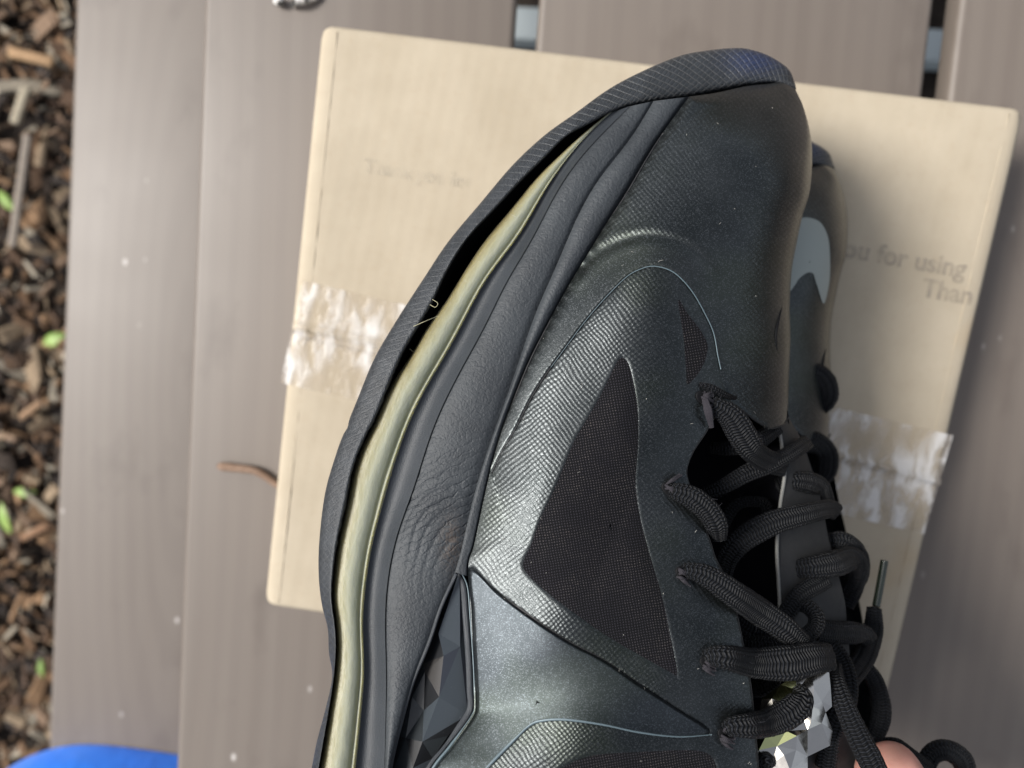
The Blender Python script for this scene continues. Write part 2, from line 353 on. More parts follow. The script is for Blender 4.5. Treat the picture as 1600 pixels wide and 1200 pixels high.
def chips():
    pal = np.array([(.30, .185, .105), (.20, .12, .07), (.10, .062, .04), (.06, .045, .036), (.36, .27, .18), (.42, .37, .29), (.13, .085, .06), (.25, .17, .115), (.05, .042, .038)])
    N = 15000; V = []; F = []; T = []
    cube = np.array([(-1, -1, -1), (1, -1, -1), (1, 1, -1), (-1, 1, -1), (-.8, -.75, 1), (.8, -.8, 1), (.75, .8, 1), (-.8, .7, 1)], float)
    fc = np.array([(0, 3, 2, 1), (4, 5, 6, 7), (0, 1, 5, 4), (1, 2, 6, 5), (2, 3, 7, 6), (3, 0, 4, 7)])
    for i in range(N):
        near = i < 12500
        x = rng.uniform(-1.25, -.22) if near else rng.uniform(-1.4, 1.4); y = rng.uniform(-.75, .65) if near else rng.uniform(-1.4, 1.4)
        L = rng.choice([.005, .009, .015, .026], p=[.4, .3, .2, .10]) * rng.uniform(.7, 1.3); wd = L * rng.uniform(.10, .5); th = rng.uniform(.0012, .004)
        v = cube * rng.uniform(.75, 1.2, cube.shape) * (L, wd, th)
        v[:, 2] += .25 * L * (v[:, 0] / L) ** 2 * rng.uniform(-.5, 1)
        a, b, c = rng.uniform(0, 6.28), rng.normal(0, .28), rng.normal(0, .28)
        Rm = np.array(Matrix.Rotation(a, 3, 'Z') @ Matrix.Rotation(b, 3, 'X') @ Matrix.Rotation(c, 3, 'Y'))
        V.append(v @ Rm.T + (x, y, GZ + .012 + rng.uniform(0, .016))); F.append(fc + 8 * i)
        T.append(np.tile(pal[rng.integers(len(pal))] * rng.uniform(.55, 1.1), (8, 1)))
    o = me_obj('wood_mulch', np.vstack(V), np.vstack(F), CHIP, smooth=False, attrs={'tint': np.vstack(T)})
    tag(o, 'brown and tan shredded bark mulch covering the ground beside the bench', 'mulch', kind='stuff')
chips()
def blade(name, px, py, L, wd, ang, label, bend=.4):
    c = P(px, py, GZ + .03); n = 8; t = np.linspace(0, 1, n)
    ww = wd * np.sin(np.pi * (t * .9 + .08)) ; z = bend * L * np.sin(np.pi * t * .8) * .5
    x = (t - .5) * L; V = []
    for k, s in enumerate((-1, 0, 1)): V.append(np.stack([x, s * ww, z - abs(s) * wd * .25], -1))
    V = np.stack(V, 1).reshape(-1, 3); V2 = V - (0, 0, .0008)
    Rm = np.array(Matrix.Rotation(ang, 3, 'Z')); F = gfaces(n, 3); F2 = (F + len(V))[:, ::-1]
    rim = []
    for i in range(n - 1):
        for a in (0, 2): rim.append([i * 3 + a, (i + 1) * 3 + a, (i + 1) * 3 + a + len(V), i * 3 + a + len(V)])
    o = me_obj(name, np.vstack([V, V2]) @ Rm.T, np.vstack([F, F2, np.array(rim)]), GREEN); o.location = c
    tag(o, label, 'leaf')
blade('green_leaf', 86, 530, .040, .009, .5, 'bright green leaf on the mulch beside a plank edge, halfway down the strip')
blade('green_leaf', 14, 316, .045, .008, -.7, 'narrow green grass blade at the mulch strip edge, highest of the green bits')
blade('green_leaf', 40, 768, .036, .007, .1, 'small pale green sprout lying flat on dark mulch')
blade('green_leaf', 10, 808, .050, .007, 1.75, 'upright thin green shoot at the far left of the mulch')
blade('green_leaf', 66, 1044, .028, .006, -1.3, 'tiny green and cream sprout low down in dark soil near the blue bag')
def bigchip(px, py, L, wd, ang, c, label):
    cpos = P(px, py, GZ + .045); me = box_mesh(-L / 2, L / 2, -wd / 2, wd / 2, -.004, .004, .003, 2)
    for v in me.vertices: v.co.z += .15 * L * (v.co.x / L) ** 2 * 4 * .3; v.co.y *= 1 - .35 * (2 * v.co.x / L) ** 2; v.co.y += .001 * math.sin(v.co.x * 400)
    at = me.attributes.new('tint', 'FLOAT_COLOR', 'POINT'); at.data.foreach_set('color', np.tile((*c, 1), len(me.vertices)).astype(np.float32))
    o = link_me('wood_chip', me, CHIP); o.location = cpos; o.rotation_euler = (.1, .1, ang); tag(o, label, 'wood chip')
bigchip(50, 90, .060, .020, -.1, (.46, .30, .17), 'orange tan oval wood chip near the top of the mulch strip')
bigchip(36, 300, .160, .017, 1.52, (.30, .26, .22), 'long greyish stick of bark lying upright in the mulch')
bigchip(34, 165, .055, .018, 1.35, (.42, .37, .28), 'pale cream wood sliver above the long grey bark stick')
bigchip(50, 640, .040, .013, .7, (.40, .26, .16), 'light orange chip below the bright green leaf')
bigchip(56, 830, .044, .014, .5, (.34, .20, .12), 'reddish brown chip beside the upright green shoot')

# ================================================================ picnic table
tbl = empty('picnic_table', (0.05, 0, GZ))
tag(tbl, 'grey brown stained wooden picnic table with a lower bench board on its left', 'table')
def xat(px, z=0.0): return float(P(px, 0, z)[0])
edges = [(xat(318), xat(808)), (xat(843), xat(1461)), (xat(1502), xat(1502) + .245), (xat(1502) + .259, xat(1502) + .50)]
for x0, x1 in edges:
    me = box_mesh(x0, x1, -.62, .75, -.019, 0.0, .004, 4); link_me('plank', me, PLANK, tbl)
BZ = -.20
me = box_mesh(xat(118, BZ), xat(118, BZ) + .24, -.75, .85, BZ - .038, BZ, .006, 4); me.transform(Matrix.Translation((xat(118, BZ), .3, 0)) @ Matrix.Rotation(R_(-.9), 4, 'Z') @ Matrix.Translation((-xat(118, BZ), -.3, 0))); link_me('bench_board', me, PLANK, tbl)
bx0 = xat(118, BZ); bx1 = bx0 + .24; tx0 = edges[0][0]; tx1 = edges[-1][1]
for y in (-.45, .58):
    link_me('cross_beam', box_mesh(tx0 + .02, tx1 - .02, y - .02, y + .02, -.128, -.021, .003), PLANK, tbl)
    link_me('bench_beam', box_mesh(bx0 + .02, tx1 - .05, y - .062, y - .024, BZ - .128, BZ - .040, .003), PLANK, tbl)
    for x in (tx0 + .14, tx1 - .14):
        link_me('leg', box_mesh(x - .045, x + .045, y + .022, y + .060, GZ + .005, -.022, .003), PLANK, tbl)
    for x in (bx0 + .07,): link_me('leg', box_mesh(x - .04, x + .04, y - .022, y + .016, GZ + .005, BZ - .041, .003), PLANK, tbl)
settle(tbl)
# pale board on the ground seen through the slits
a = P(830, 45, GZ + .03); b = P(1482, 80, GZ + .03)
me = box_mesh(-.55, .55, -.022, .022, -.02, .02, .004); o = link_me('board', me, PALE)
o.location = (a + b) / 2; o.rotation_euler = (0, 0, math.atan2(b[1] - a[1], b[0] - a[0])); tag(o, 'pale blue grey board on the ground, glimpsed through the gaps between table planks', 'board')

def tube(name, pts, r, mat, parent=None, seg=8, caps=True, flat=1.0, uvs=True, ribs=0.0):
    """sweep along world points; r = radius list or number; flat = thickness/width; width lies across the view"""
    p = np.asarray(pts, float); n = len(p); r = np.broadcast_to(np.asarray(r, float), (n,))
    t = np.gradient(p, axis=0); t /= np.linalg.norm(t, axis=1)[:, None] + 1e-12
    view = p - CAMPOS if flat != 1.0 else np.tile((0.0, 0.0, -1.0), (n, 1))
    view = view / np.linalg.norm(view, axis=1)[:, None]
    s = np.cross(t, view); ln = np.linalg.norm(s, axis=1)[:, None]; s = np.where(ln > .15, s / (ln + 1e-9), np.array([1.0, 0, 0]))
    for _ in range(3): s[1:-1] = (s[:-2] + s[1:-1] + s[2:]) / 3; s /= np.linalg.norm(s, axis=1)[:, None] + 1e-12
    u = np.cross(s, t)
    a = np.linspace(0, 2 * np.pi, seg, endpoint=False)
    ca, sa = np.cos(a), np.sin(a)
    if ribs: ex = .75; ca = np.sign(ca) * np.abs(ca) ** ex; sa = np.sign(sa) * np.abs(sa) ** ex * (1 + ribs * np.cos(3 * np.pi * np.cos(a)))
    V = p[:, None] + r[:, None, None] * (ca[None, :, None] * s[:, None] + flat * sa[None, :, None] * u[:, None])
    L = np.r_[0, np.cumsum(np.linalg.norm(np.diff(p, axis=0), axis=1))]
    uv = np.stack(np.broadcast_arrays(L[:, None], (a / (2 * np.pi))[None, :]), -1).reshape(-1, 2)
    F = gfaces(n, seg, True); V = V.reshape(-1, 3)
    if caps:
        V = np.vstack([V, p[0] - t[0] * r[0] * .25, p[-1] + t[-1] * r[-1] * .25]); uv = np.vstack([uv, uv[0], uv[-1]])
        k = n * seg; j = np.arange(seg); j2 = (j + 1) % seg
        F = np.vstack([F, np.stack([j2, j, np.full(seg, k), np.full(seg, k)], -1), np.stack([(n - 1) * seg + j, (n - 1) * seg + j2, np.full(seg, k + 1), np.full(seg, k + 1)], -1)])
        F = [tuple(dict.fromkeys(f)) for f in F.tolist()]
    return me_obj(name, V, F, mat, parent, uv=uv)

# ================================================================ cardboard box
BT = 0.055
ctl, ctr, cbr, cbl = [P(x, y, BT) for x, y in ((503, 37), (1604, 170), (1386, 1092), (413, 946))]
bc = (ctl + ctr + cbr + cbl) / 4
bx = empty('cardboard_box', (bc[0], bc[1], 0)); tag(bx, 'flat tan cardboard shipping box sealed with clear tape, lying under the sneakers', 'box')
def quad_slab(name, c4, z0, z1, mat, parent, nu=40, nv=40, rnd=.0022, wave=0.0, seed=0, corners=((0,), (1,))):
    """slab over four corners (tl,tr,br,bl) with rolled edges and slight waviness"""
    c = np.array(c4)[:, :2]; r = np.random.default_rng(seed)
    def ext(n): 
        e = np.array([0, .25, .6, 1.0]); return np.r_[e * .02, np.linspace(.02, .98, n)[1:-1], 1 - e[::-1] * .02]
    U, Vv = ext(nu), ext(nv); UU, VV = np.meshgrid(U, Vv)
    XY = (c[0] * (1 - UU[..., None]) * (1 - VV[..., None]) + c[1] * UU[..., None] * (1 - VV[..., None]) + c[2] * UU[..., None] * VV[..., None] + c[3] * (1 - UU[..., None]) * VV[..., None])
    lu = np.linalg.norm(c[1] - c[0]); lv = np.linalg.norm(c[3] - c[0]); eu = (c[1] - c[0]) / lu; ev = (c[3] - c[0]) / lv; rc = .006
    for cu_, cv_ in ((0, 0), (1, 0), (0, 1), (1, 1)):
        if (cv_, ) not in corners: continue
        a_ = (rc - np.abs(UU - cu_) * lu); b_ = (rc - np.abs(VV - cv_) * lv); mk = (a_ > 0) & (b_ > 0)
        k_ = np.where(mk, np.maximum(a_, b_) / (np.hypot(a_, b_) + 1e-12), 1)
        XY = XY + ((1 - k_) * np.clip(a_, 0, 1))[..., None] * eu * (1 if cu_ == 0 else -1) + ((1 - k_) * np.clip(b_, 0, 1))[..., None] * ev * (1 if cv_ == 0 else -1)
    ed = np.minimum(np.minimum(UU, 1 - UU), np.minimum(VV, 1 - VV)) / .02
    Z = z1 - rnd * (1 - np.clip(ed, 0, 1)) ** 2
    if wave: Z = Z - wave * (0.5 + .5 * np.sin(UU * 9 + r.uniform(0, 6)) * np.cos(VV * 7 + r.uniform(0, 6))) * np.clip(ed / 4, 0, 1)
    top = np.dstack([XY, Z]).reshape(-1, 3); nc = len(U); nr = len(Vv)
    F = gfaces(nr, nc).tolist()
    loop = [j for j in range(nc)] + [i * nc + nc - 1 for i in range(1, nr)] + [(nr - 1) * nc + j for j in range(nc - 2, -1, -1)] + [i * nc for i in range(nr - 2, 0, -1)]
    k = len(top); low = top[loop].copy(); low[:, 2] = z0
    for i in range(len(loop)):
        j = (i + 1) % len(loop); F.append((loop[i], loop[j], k + j, k + i))
    F.append(tuple(range(k + len(loop) - 1, k - 1, -1)))
    return me_obj(name, np.vstack([top, low]), F, mat, parent)
def lerp(a, b, t): return a * (1 - t) + b * t
ins = lambda p, k=.007: p + (bc - p) / np.linalg.norm(bc - p) * k
body = quad_slab('box_body', [ins(ctl), ins(ctr), ins(cbr), ins(cbl)], .0005, BT - .0042, CARD, bx)
# seam across: left end seen at (470,521) right end at (1465,757)
sl, sr = P(459, 519, BT), P(1468, 758, BT)
tl = .5 * (np.linalg.norm(sl - ctl) / np.linalg.norm(cbl - ctl)) * 2; tr_ = np.linalg.norm(sr - ctr) / np.linalg.norm(cbr - ctr)
sl = lerp(ctl, cbl, tl); sr = lerp(ctr, cbr, tr_); g = np.array([0, .0011, 0])
quad_slab('flap', [ctl, ctr, sr + g, sl + g], BT - .004, BT, CARD, bx, wave=.0012, seed=1, corners=((0,),))
quad_slab('flap', [sl - g, sr - g, cbr, cbl], BT - .004, BT, CARD, bx, wave=.0014, seed=2, corners=((1,),))
# creases near the short ends
for (a, b, c_, d) in ((ctl, cbl, ctr, cbr), (ctr, cbr, ctl, cbl)):
    q0 = lerp(a, c_, .022); q1 = lerp(b, d, .022)
    ts = [t for t in np.linspace(.01, .99, 60)]
    pts = np.array([lerp(q0, q1, t) for t in ts]); pts[:, 2] = BT - .00025 - .0005 * np.random.default_rng(3).random(60)
    o = tube('crease', pts, .0006, CARD, bx, 6)
# tape strip over the seam, with a wrinkled ridge
def tape():
    nu, nv = 180, 44; hw = .028
    U = np.linspace(.0, 1.0, nu)[None, :]; V = np.linspace(-1, 1, nv)[:, None]
    base = sl[None, None] * (1 - U[..., None]) + sr[None, None] * U[..., None]
    d = (sr - sl); d /= np.linalg.norm(d); nrm = np.array([-d[1], d[0], 0])
    XY = base + nrm * (V[..., None] * hw)
    s = V * hw
    Z = BT + .0005 + .0026 * np.exp(-((s - .0035 - .002 * np.sin(U * 11)) / .0015) ** 2) - .0006 * np.exp(-((s) / .002) ** 2)
    Z = Z + .00035 * (np.sin(U * 160 + 3 * np.sin(U * 23) + V * 2) * (.5 + .5 * np.sin(U * 37 + V * 3))) ** 2 + .00012 * rng.random((nv, nu))
    over = np.maximum(np.maximum(-U, U - 1), 0) / .012; Z = Z - .012 * over
    XYZ = XY.copy(); XYZ[..., 2] = Z
    V3 = XYZ.reshape(-1, 3); o = me_obj('tape_strip', V3, gfaces(nv, nu), TAPE, bx)
    if o.data.polygons[0].normal.z < 0: o.data.flip_normals()
tape()
def text(s, px, py, hpx, ang, z, mat, parent, name='printed_text'):
    cu = bpy.data.curves.new(name, 'FONT'); cu.body = s; cu.offset = 0.028; cu.size = 1; cu.resolution_u = 4
    to = bpy.data.objects.new(name, cu); COL.objects.link(to); bpy.context.view_layer.update()
    me = bpy.data.meshes.new_from_object(to.evaluated_get(bpy.context.evaluated_depsgraph_get())); bpy.data.objects.remove(to)
    a = P(px, py, z); b = P(px + math.cos(ang) * 100, py + math.sin(ang) * 100, z); u = (b - a) / 100 ; v = np.array([-u[1], u[0], 0])
    co = np.zeros(len(me.vertices) * 3); me.vertices.foreach_get('co', co); co = co.reshape(-1, 3)
    W3 = a + (co[:, :1] * u + co[:, 1:2] * v) * hpx; W3[:, 2] = z; me.vertices.foreach_set('co', W3.ravel())
    me.materials.append(mat); me.name = name
    o = bpy.data.objects.new(name, me); COL.objects.link(o); o.parent = parent; return o
TZ = BT + .0004
text('ou for using', 1316, 400, 40, R_(10), TZ, INK, bx)
text('Than', 1438, 462, 40, R_(10), TZ, INK, bx)
text('Thank you for', 566, 268, 30, R_(9), TZ, INKF, bx)
settle(bx)

# ================================================================ things on the table
def world_curve(pts, n): 
    c = cr(pts, n); return P(c[:, 0], c[:, 1], c[:, 2])
pts = world_curve([(340, 728, .0035), (365, 731, .003), (395, 735, .004), (415, 745, .0035), (432, 757, .003), (470, 780, .003)], 60)
rr = np.interp(np.linspace(0, 1, 60), [0, .05, .5, .8, 1], [.0016, .0026, .0022, .0019, .0012]) * (1 + .12 * rng.random(60))
tw = tube('twig', pts, rr, TWIG, seg=8); tag(tw, 'small bent brown twig poking out from under the left edge of the cardboard box', 'twig')
fl = empty('bark_flake', P(462, 3, 0)); tag(fl, 'small dark and white fleck of bark at the top edge of the table plank', 'bark')
for nm, pp in (('flake', [(428, 5, .003), (436, 2, .004), (446, 4, .002)]), ('flake', [(455, 9, .002), (465, 2, .005), (480, -2, .004), (500, -6, .002)])):
    pts = world_curve(pp, 24); o = tube(nm, pts, .0022 * np.sin(np.linspace(.3, 2.9, 24)) + .0008 * rng.random(24), FLAKE, fl, 7)
settle(fl)
# blue bag on the bench
def bag():
    n = 70; a = np.linspace(0, 1, n); U, V = np.meshgrid(a, a)
    c = P(150, 1168, BZ)
    X = lerp(-.105, .17, U); Y = -V * .30 + .004 * np.sin(U * 5)
    edge = np.minimum(np.minimum(U, 1 - U) * 1.0, np.minimum(V * 1.2, 1 - V)); arch = np.clip(edge / .18, 0, 1)
    Z = .050 * np.sqrt(np.clip(1 - (1 - arch) ** 2, 0, 1)) + .004 * np.sin(U * 23 + V * 9) * arch + .003 * np.sin(V * 40 + U * 11) * arch + .0045 * np.abs(np.sin(U * 17 + V * 31 + 2 * np.sin(V * 13))) * arch + .003 * np.abs(np.sin(U * 41 - V * 22)) * arch
    Y = Y - .05 * (np.abs(U - .5) * 2) ** 3 * np.where(U < .5, 1, .3) * (1 - V)
    top = np.stack([X + c[0], Y + c[1], Z + BZ + .001], -1); bot = np.stack([X + c[0], Y + c[1], np.full_like(Z, BZ + .0008)], -1)
    V3 = np.vstack([top.reshape(-1, 3), bot.reshape(-1, 3)]); F = gfaces(n, n)
    o = me_obj('bag', V3, np.vstack([F, (F + n * n)[:, ::-1]]), BLUE)
    tag(o, 'shiny bright blue nylon bag lying on the bench board below the tabletop edge', 'bag')
bag()

P_flat = P
def P(px, py, z):
    # the held shoe tips up towards its heel
    y = np.asarray(py, float); return P_flat(px, py, np.asarray(z, float) + 3.3e-8 * np.clip(y - 250, 0, 950) ** 2 + 6.3e-5 * np.clip(y - 1200, 0, 600))

# ================================================================ sneaker curves (lateral side seen, toe up, sole to the left)
NR = 420       # rows toe -> heel
def multi(segs, counts):
    out = []
    allp = np.vstack([np.array(s, float) for s in segs])
    dense = cr(allp, 4000); L = np.r_[0, np.cumsum(np.linalg.norm(np.diff(dense, axis=0), axis=1))]
    anchors = [0]
    for s in segs[:-1]: anchors.append(int(np.argmin(np.linalg.norm(dense - np.array(s[-1]), axis=1))))
    anchors.append(len(dense) - 1)
    for i, c in enumerate(counts):
        a, b = anchors[i], anchors[i + 1]; ss = np.linspace(L[a], L[b], c, endpoint=(i == len(counts) - 1))
        out.append(np.stack([np.interp(ss, L, dense[:, 0]), np.interp(ss, L, dense[:, 1])], 1))
    return np.vstack(out)
CNT = [230, 110, 80]
Bc = dict(
 A=[[(1243, 133), (1232, 108), (1203, 88), (1175, 78), (1150, 75), (1105, 79), (1060, 88), (1000, 113), (950, 140), (900, 176), (850, 212), (800, 259), (750, 318), (700, 378), (660, 438), (620, 500), (585, 560), (560, 620), (546, 655), (543, 668), (536, 680), (525, 710), (508, 770), (499, 844)],
    [(498, 900), (503, 945), (512, 982), (514, 1020), (519, 1057), (509, 1106), (496, 1155), (487, 1200)], [(468, 1300), (462, 1400), (480, 1500), (540, 1600), (640, 1650)]],
 B=[[(1244, 139), (1222, 128), (1200, 130), (1165, 134), (1119, 144), (1070, 153), (1021, 160), (987, 165), (950, 177), (918, 196), (885, 211), (856, 242), (840, 257), (805, 292), (770, 330), (730, 372), (697, 425), (677, 470), (651, 515), (630, 550), (600, 622), (587, 655), (572, 680), (552, 730), (541, 787), (527, 847)],
    [(520, 900), (518, 937), (523, 975), (525, 1012), (521, 1061), (511, 1125), (498, 1200)], [(480, 1300), (474, 1400), (492, 1500), (550, 1590), (650, 1640)]],
 C=[[(952, 176), (917, 203), (880, 237), (835, 280), (805, 320), (760, 372), (730, 417), (692, 480), (647, 557), (620, 610), (597, 642), (583, 664), (560, 720), (549, 770), (536, 846)],
    [(529, 900), (530, 937), (532, 975), (534, 1020), (532, 1055), (524, 1106), (512, 1155), (503, 1200)], [(490, 1300), (484, 1400), (500, 1500), (560, 1580), (660, 1630)]],
 D=[[(957, 175), (927, 199), (886, 247), (849, 300), (826, 345), (800, 386), (762, 431), (725, 502), (700, 550), (665, 607), (635, 670), (610, 745), (595, 800), (582, 847)],
    [(576, 881), (569, 937), (566, 975), (569, 1020), (571, 1050), (565, 1106), (561, 1155), (556, 1200)], [(545, 1300), (540, 1400), (555, 1480), (600, 1550), (690, 1600)]],
 E=[[(984, 166), (955, 195), (924, 225), (875, 288), (826, 385), (792, 435), (762, 502), (732, 555), (705, 605), (680, 657), (662, 710), (643, 775), (621, 825), (617, 845)],
    [(606, 895), (601, 956), (602, 1012), (604, 1069), (602, 1125), (601, 1200)], [(595, 1300), (590, 1400), (605, 1460), (640, 1520), (710, 1560)]],
 F=[[(1021, 158), (1003, 190), (980, 225), (942, 270), (920, 303), (897, 349), (871, 412), (837, 487), (819, 540), (792, 619), (770, 679), (752, 733), (737, 787), (724, 846)],
    [(713, 893), (689, 949), (670, 1005), (644, 1069), (625, 1136), (613, 1185), (609, 1200)], [(602, 1300), (610, 1400), (640, 1460), (680, 1500), (730, 1530)]],
 G=[[(1077, 151), (1055, 180), (1032, 212), (1006, 253), (980, 300), (957, 334), (924, 388), (882, 457), (852, 514), (830, 555), (807, 611), (785, 667), (766, 735), (752, 799), (741, 851)],
    [(732, 884), (735, 950), (739, 1031), (741, 1099), (736, 1120), (700, 1170), (676, 1200)], [(640, 1270), (650, 1360), (680, 1430), (710, 1470), (750, 1500)]])
CV = {k: multi(v, CNT) for k, v in Bc.items()}
def smooth_curve(c, sg):
    h = int(sg * 3); k_ = np.exp(-(np.arange(-h, h + 1) / sg) ** 2 / 2); k_ /= k_.sum()
    p_ = np.vstack([2 * c[0] - c[h:0:-1], c, 2 * c[-1] - c[-2:-h - 2:-1]])
    return np.stack([np.convolve(p_[:, j], k_, 'valid') for j in range(2)], 1)
for k_s, sg in (('C', 7), ('D', 9), ('E', 10), ('F', 9), ('B', 3)): CV[k_s] = smooth_curve(CV[k_s], sg)
CV['G'][:215] = smooth_curve(CV['G'], 7)[:215]
kc = np.interp(np.arange(NR), [110, 215], [1.0, .05])[:, None]; kc = smooth_curve(np.hstack([kc, kc]), 12)[:, :1]; CV['C'] = CV['B'] + (CV['C'] - CV['B']) * kc
tt = np.linspace(0, 1, NR); yG = CV['G'][:, 1]
zG = np.interp(np.arange(NR), [0, 40, 90, 160, 230, 340, 420], [.187, .195, .2005, .2045, .206, .208, .200])
zA0 = np.interp(np.arange(NR), [0, 25, 50, 75, 120, 170, 230, 340, 420], [.155, .163, .176, .188, .197, .202, .204, .206, .196])
def zfor(off, k='G'): return zG + off
MZ = dict(A=zA0 - .004, B=zA0 + .0015, C=zG - .0035, D=zG - .0035, E=zG - .0005, F=zG + .0005, G=zG)
def blend(k1, k2, nc, prof, extra=None):
    """loft between two side curves; prof(s, i) adds height"""
    s = np.linspace(0, 1, nc)[None, :]
    a, b = CV[k1], CV[k2]
    X = a[:, :1] * (1 - s) + b[:, :1] * s; Y = a[:, 1:] * (1 - s) + b[:, 1:] * s
    Z = MZ[k1][:, None] * (1 - s) + MZ[k2][:, None] * s + prof(s, np.arange(NR)[:, None])
    return X, Y, Z
def arcuv(k, nc, wpx):
    c = CV[k]; L = np.r_[0, np.cumsum(np.linalg.norm(np.diff(c, axis=0), axis=1))] / 100
    return L
shoe = empty('sneaker', tuple(P(900, 700, .17)))
tag(shoe, 'black basketball sneaker with iridescent woven upper, outsole peeling off a yellowed air sole', 'shoe', 'pair of black sneakers')

# --- outsole: tread edge wall with rounded faces, inner flap side and the tread below
def outsole():
    A, B = CV['A'], CV['B']; zA, zB = MZ['A'], MZ['B']
    nrm = A - B; wd = np.linalg.norm(nrm, axis=1)
    L = arcuv('A', 1, 1); cols = []; uvs = []; blue = []; nc = 22
    s = np.linspace(0, 1, nc)
    bulge = .004
    # inner side going down into the gap
    for dz, sh in ((-.034, 5), (-.020, 3), (-.008, 1)):
        cols.append((B[:, 0] + sh * np.clip((np.arange(NR) - 60) / 40, .1, 1), B[:, 1] + sh * .5 * np.clip((np.arange(NR) - 60) / 40, .0, 1), zB + dz)); uvs.append(np.stack([L, np.full(NR, .8 - dz * 20)], 1))
    for q in s:
        a = math.pi * .5 * q
        f = q
        X = B[:, 0] * (1 - f) + A[:, 0] * f; Y = B[:, 1] * (1 - f) + A[:, 1] * f
        Z = zB * (1 - f) + zA * f + bulge * (np.sqrt(max(0, 1 - (2 * q - 1) ** 4)) - 0) * np.clip(wd / 45, .35, 1.3)
        if q == 0: Z = Z - .001
        cols.append((X, Y, Z)); uvs.append(np.stack([L, wd * (1 - q) / 100], 1))
    inw = np.stack([800 - A[:, 0], 620 - A[:, 1]], 1); inw /= np.linalg.norm(inw, axis=1)[:, None] + 1e-9
    toe = np.clip(1 - np.arange(NR) / 60, 0, 1)
    for dz, sh in ((-.010, 3), (-.030, 8), (-.055, 15), (-.078, 34), (-.088, 70), (-.084, 150)):
        k = np.clip(.25 + .75 * np.arange(NR) / 60, 0, 1)
        cols.append((A[:, 0] + inw[:, 0] * sh, A[:, 1] + inw[:, 1] * sh, zA + dz * k)); uvs.append(np.stack([L, np.full(NR, -abs(dz) * 30)], 1))
    X = np.stack([c[0] for c in cols], 1); Y = np.stack([c[1] for c in cols], 1); Z = np.stack([c[2] for c in cols], 1)
    # torn lip wobble on the inner edge
    wob = .9 * np.sin(np.arange(NR) * .9) + 1.6 * rng.normal(0, .5, NR); X[:, 3:4] += (wob * np.clip((np.arange(NR) - 90) / 60, 0, 1))[:, None] * .6
    V = P(X, Y, Z); uv = np.stack(uvs, 1)
    toe_m = np.interp(np.arange(NR), [0, 55, 105], [1, .95, .10])[:, None] * np.ones((1, X.shape[1]))
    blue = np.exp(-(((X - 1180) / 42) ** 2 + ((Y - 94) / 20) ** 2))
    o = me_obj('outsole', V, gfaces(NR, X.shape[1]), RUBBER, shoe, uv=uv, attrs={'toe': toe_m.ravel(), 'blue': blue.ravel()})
    return o
outsole()

# --- dark cavity wall between the loose outsole and the air sole
def strip(name, X, Y, Z, mat, uv=None, attrs=None, parent=None):
    n0, n1 = X.shape
    if uv is None: uv = np.stack([X / 100, Y / 100], -1)
    return me_obj(name, P(X, Y, Z), gfaces(n0, n1), mat, parent or shoe, uv=uv, attrs=attrs)
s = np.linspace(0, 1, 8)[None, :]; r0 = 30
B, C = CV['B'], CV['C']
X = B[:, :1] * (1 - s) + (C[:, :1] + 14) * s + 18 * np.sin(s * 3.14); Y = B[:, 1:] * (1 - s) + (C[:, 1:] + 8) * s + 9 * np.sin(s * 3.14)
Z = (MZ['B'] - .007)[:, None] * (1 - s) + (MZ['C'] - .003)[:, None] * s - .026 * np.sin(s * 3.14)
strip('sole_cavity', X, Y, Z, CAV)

# --- air cushion
nc = 26; s = np.linspace(0, 1, nc)[None, :]
wdt = np.linalg.norm(CV['C'] - CV['D'], axis=1)[:, None]
X = CV['C'][:, :1] * (1 - s) + CV['D'][:, :1] * s; Y = CV['C'][:, 1:] * (1 - s) + CV['D'][:, 1:] * s
q = np.clip(s / .86, 0, 1); bul = np.sqrt(np.clip(1 - (2 * q - 1) ** 2, 0, 1)) * .0022 * np.clip(wdt / 45, .1, 1.1)
lip = .0016 * np.exp(-((s - .93) / .04) ** 2)
Z = MZ['C'][:, None] * (1 - s) + MZ['D'][:, None] * s + bul + lip * np.clip(wdt / 30, 0, 1) - .0018 * np.exp(-((s) / .06) ** 2)
LD = arcuv('D', 1, 1)[:, None]; uv = np.stack(np.broadcast_arrays(wdt * s / 100, LD), -1)
acr = np.broadcast_to(s, X.shape)
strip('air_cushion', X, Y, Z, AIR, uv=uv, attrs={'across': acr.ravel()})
# --- foam groove strip, main foam wall, upper ridge
X, Y, Z = blend('D', 'E', 14, lambda s, i: -.0018 * np.sin(np.clip(s * 1.15, 0, 1) * np.pi) ** 1.0 + .0010 * np.exp(-((s - .98) / .06) ** 2))
strip('foam_channel', X, Y, Z, EDGE)
X, Y, Z = blend('E', 'F', 44, lambda s, i: (.0019 * np.sin(np.clip(s, 0, 1) ** .75 * np.pi) ** .8) - .0007 * np.exp(-((s - 1) / .09) ** 2))
iy = Y; wrk = np.exp(-((Y - 800) / 90) ** 2) * np.clip((X - 610) / 30, 0, 1); worn = np.exp(-(((X - 705) / 16) ** 2 + ((Y - 850) / 38) ** 2)) * (rng.random(X.shape) > .35)
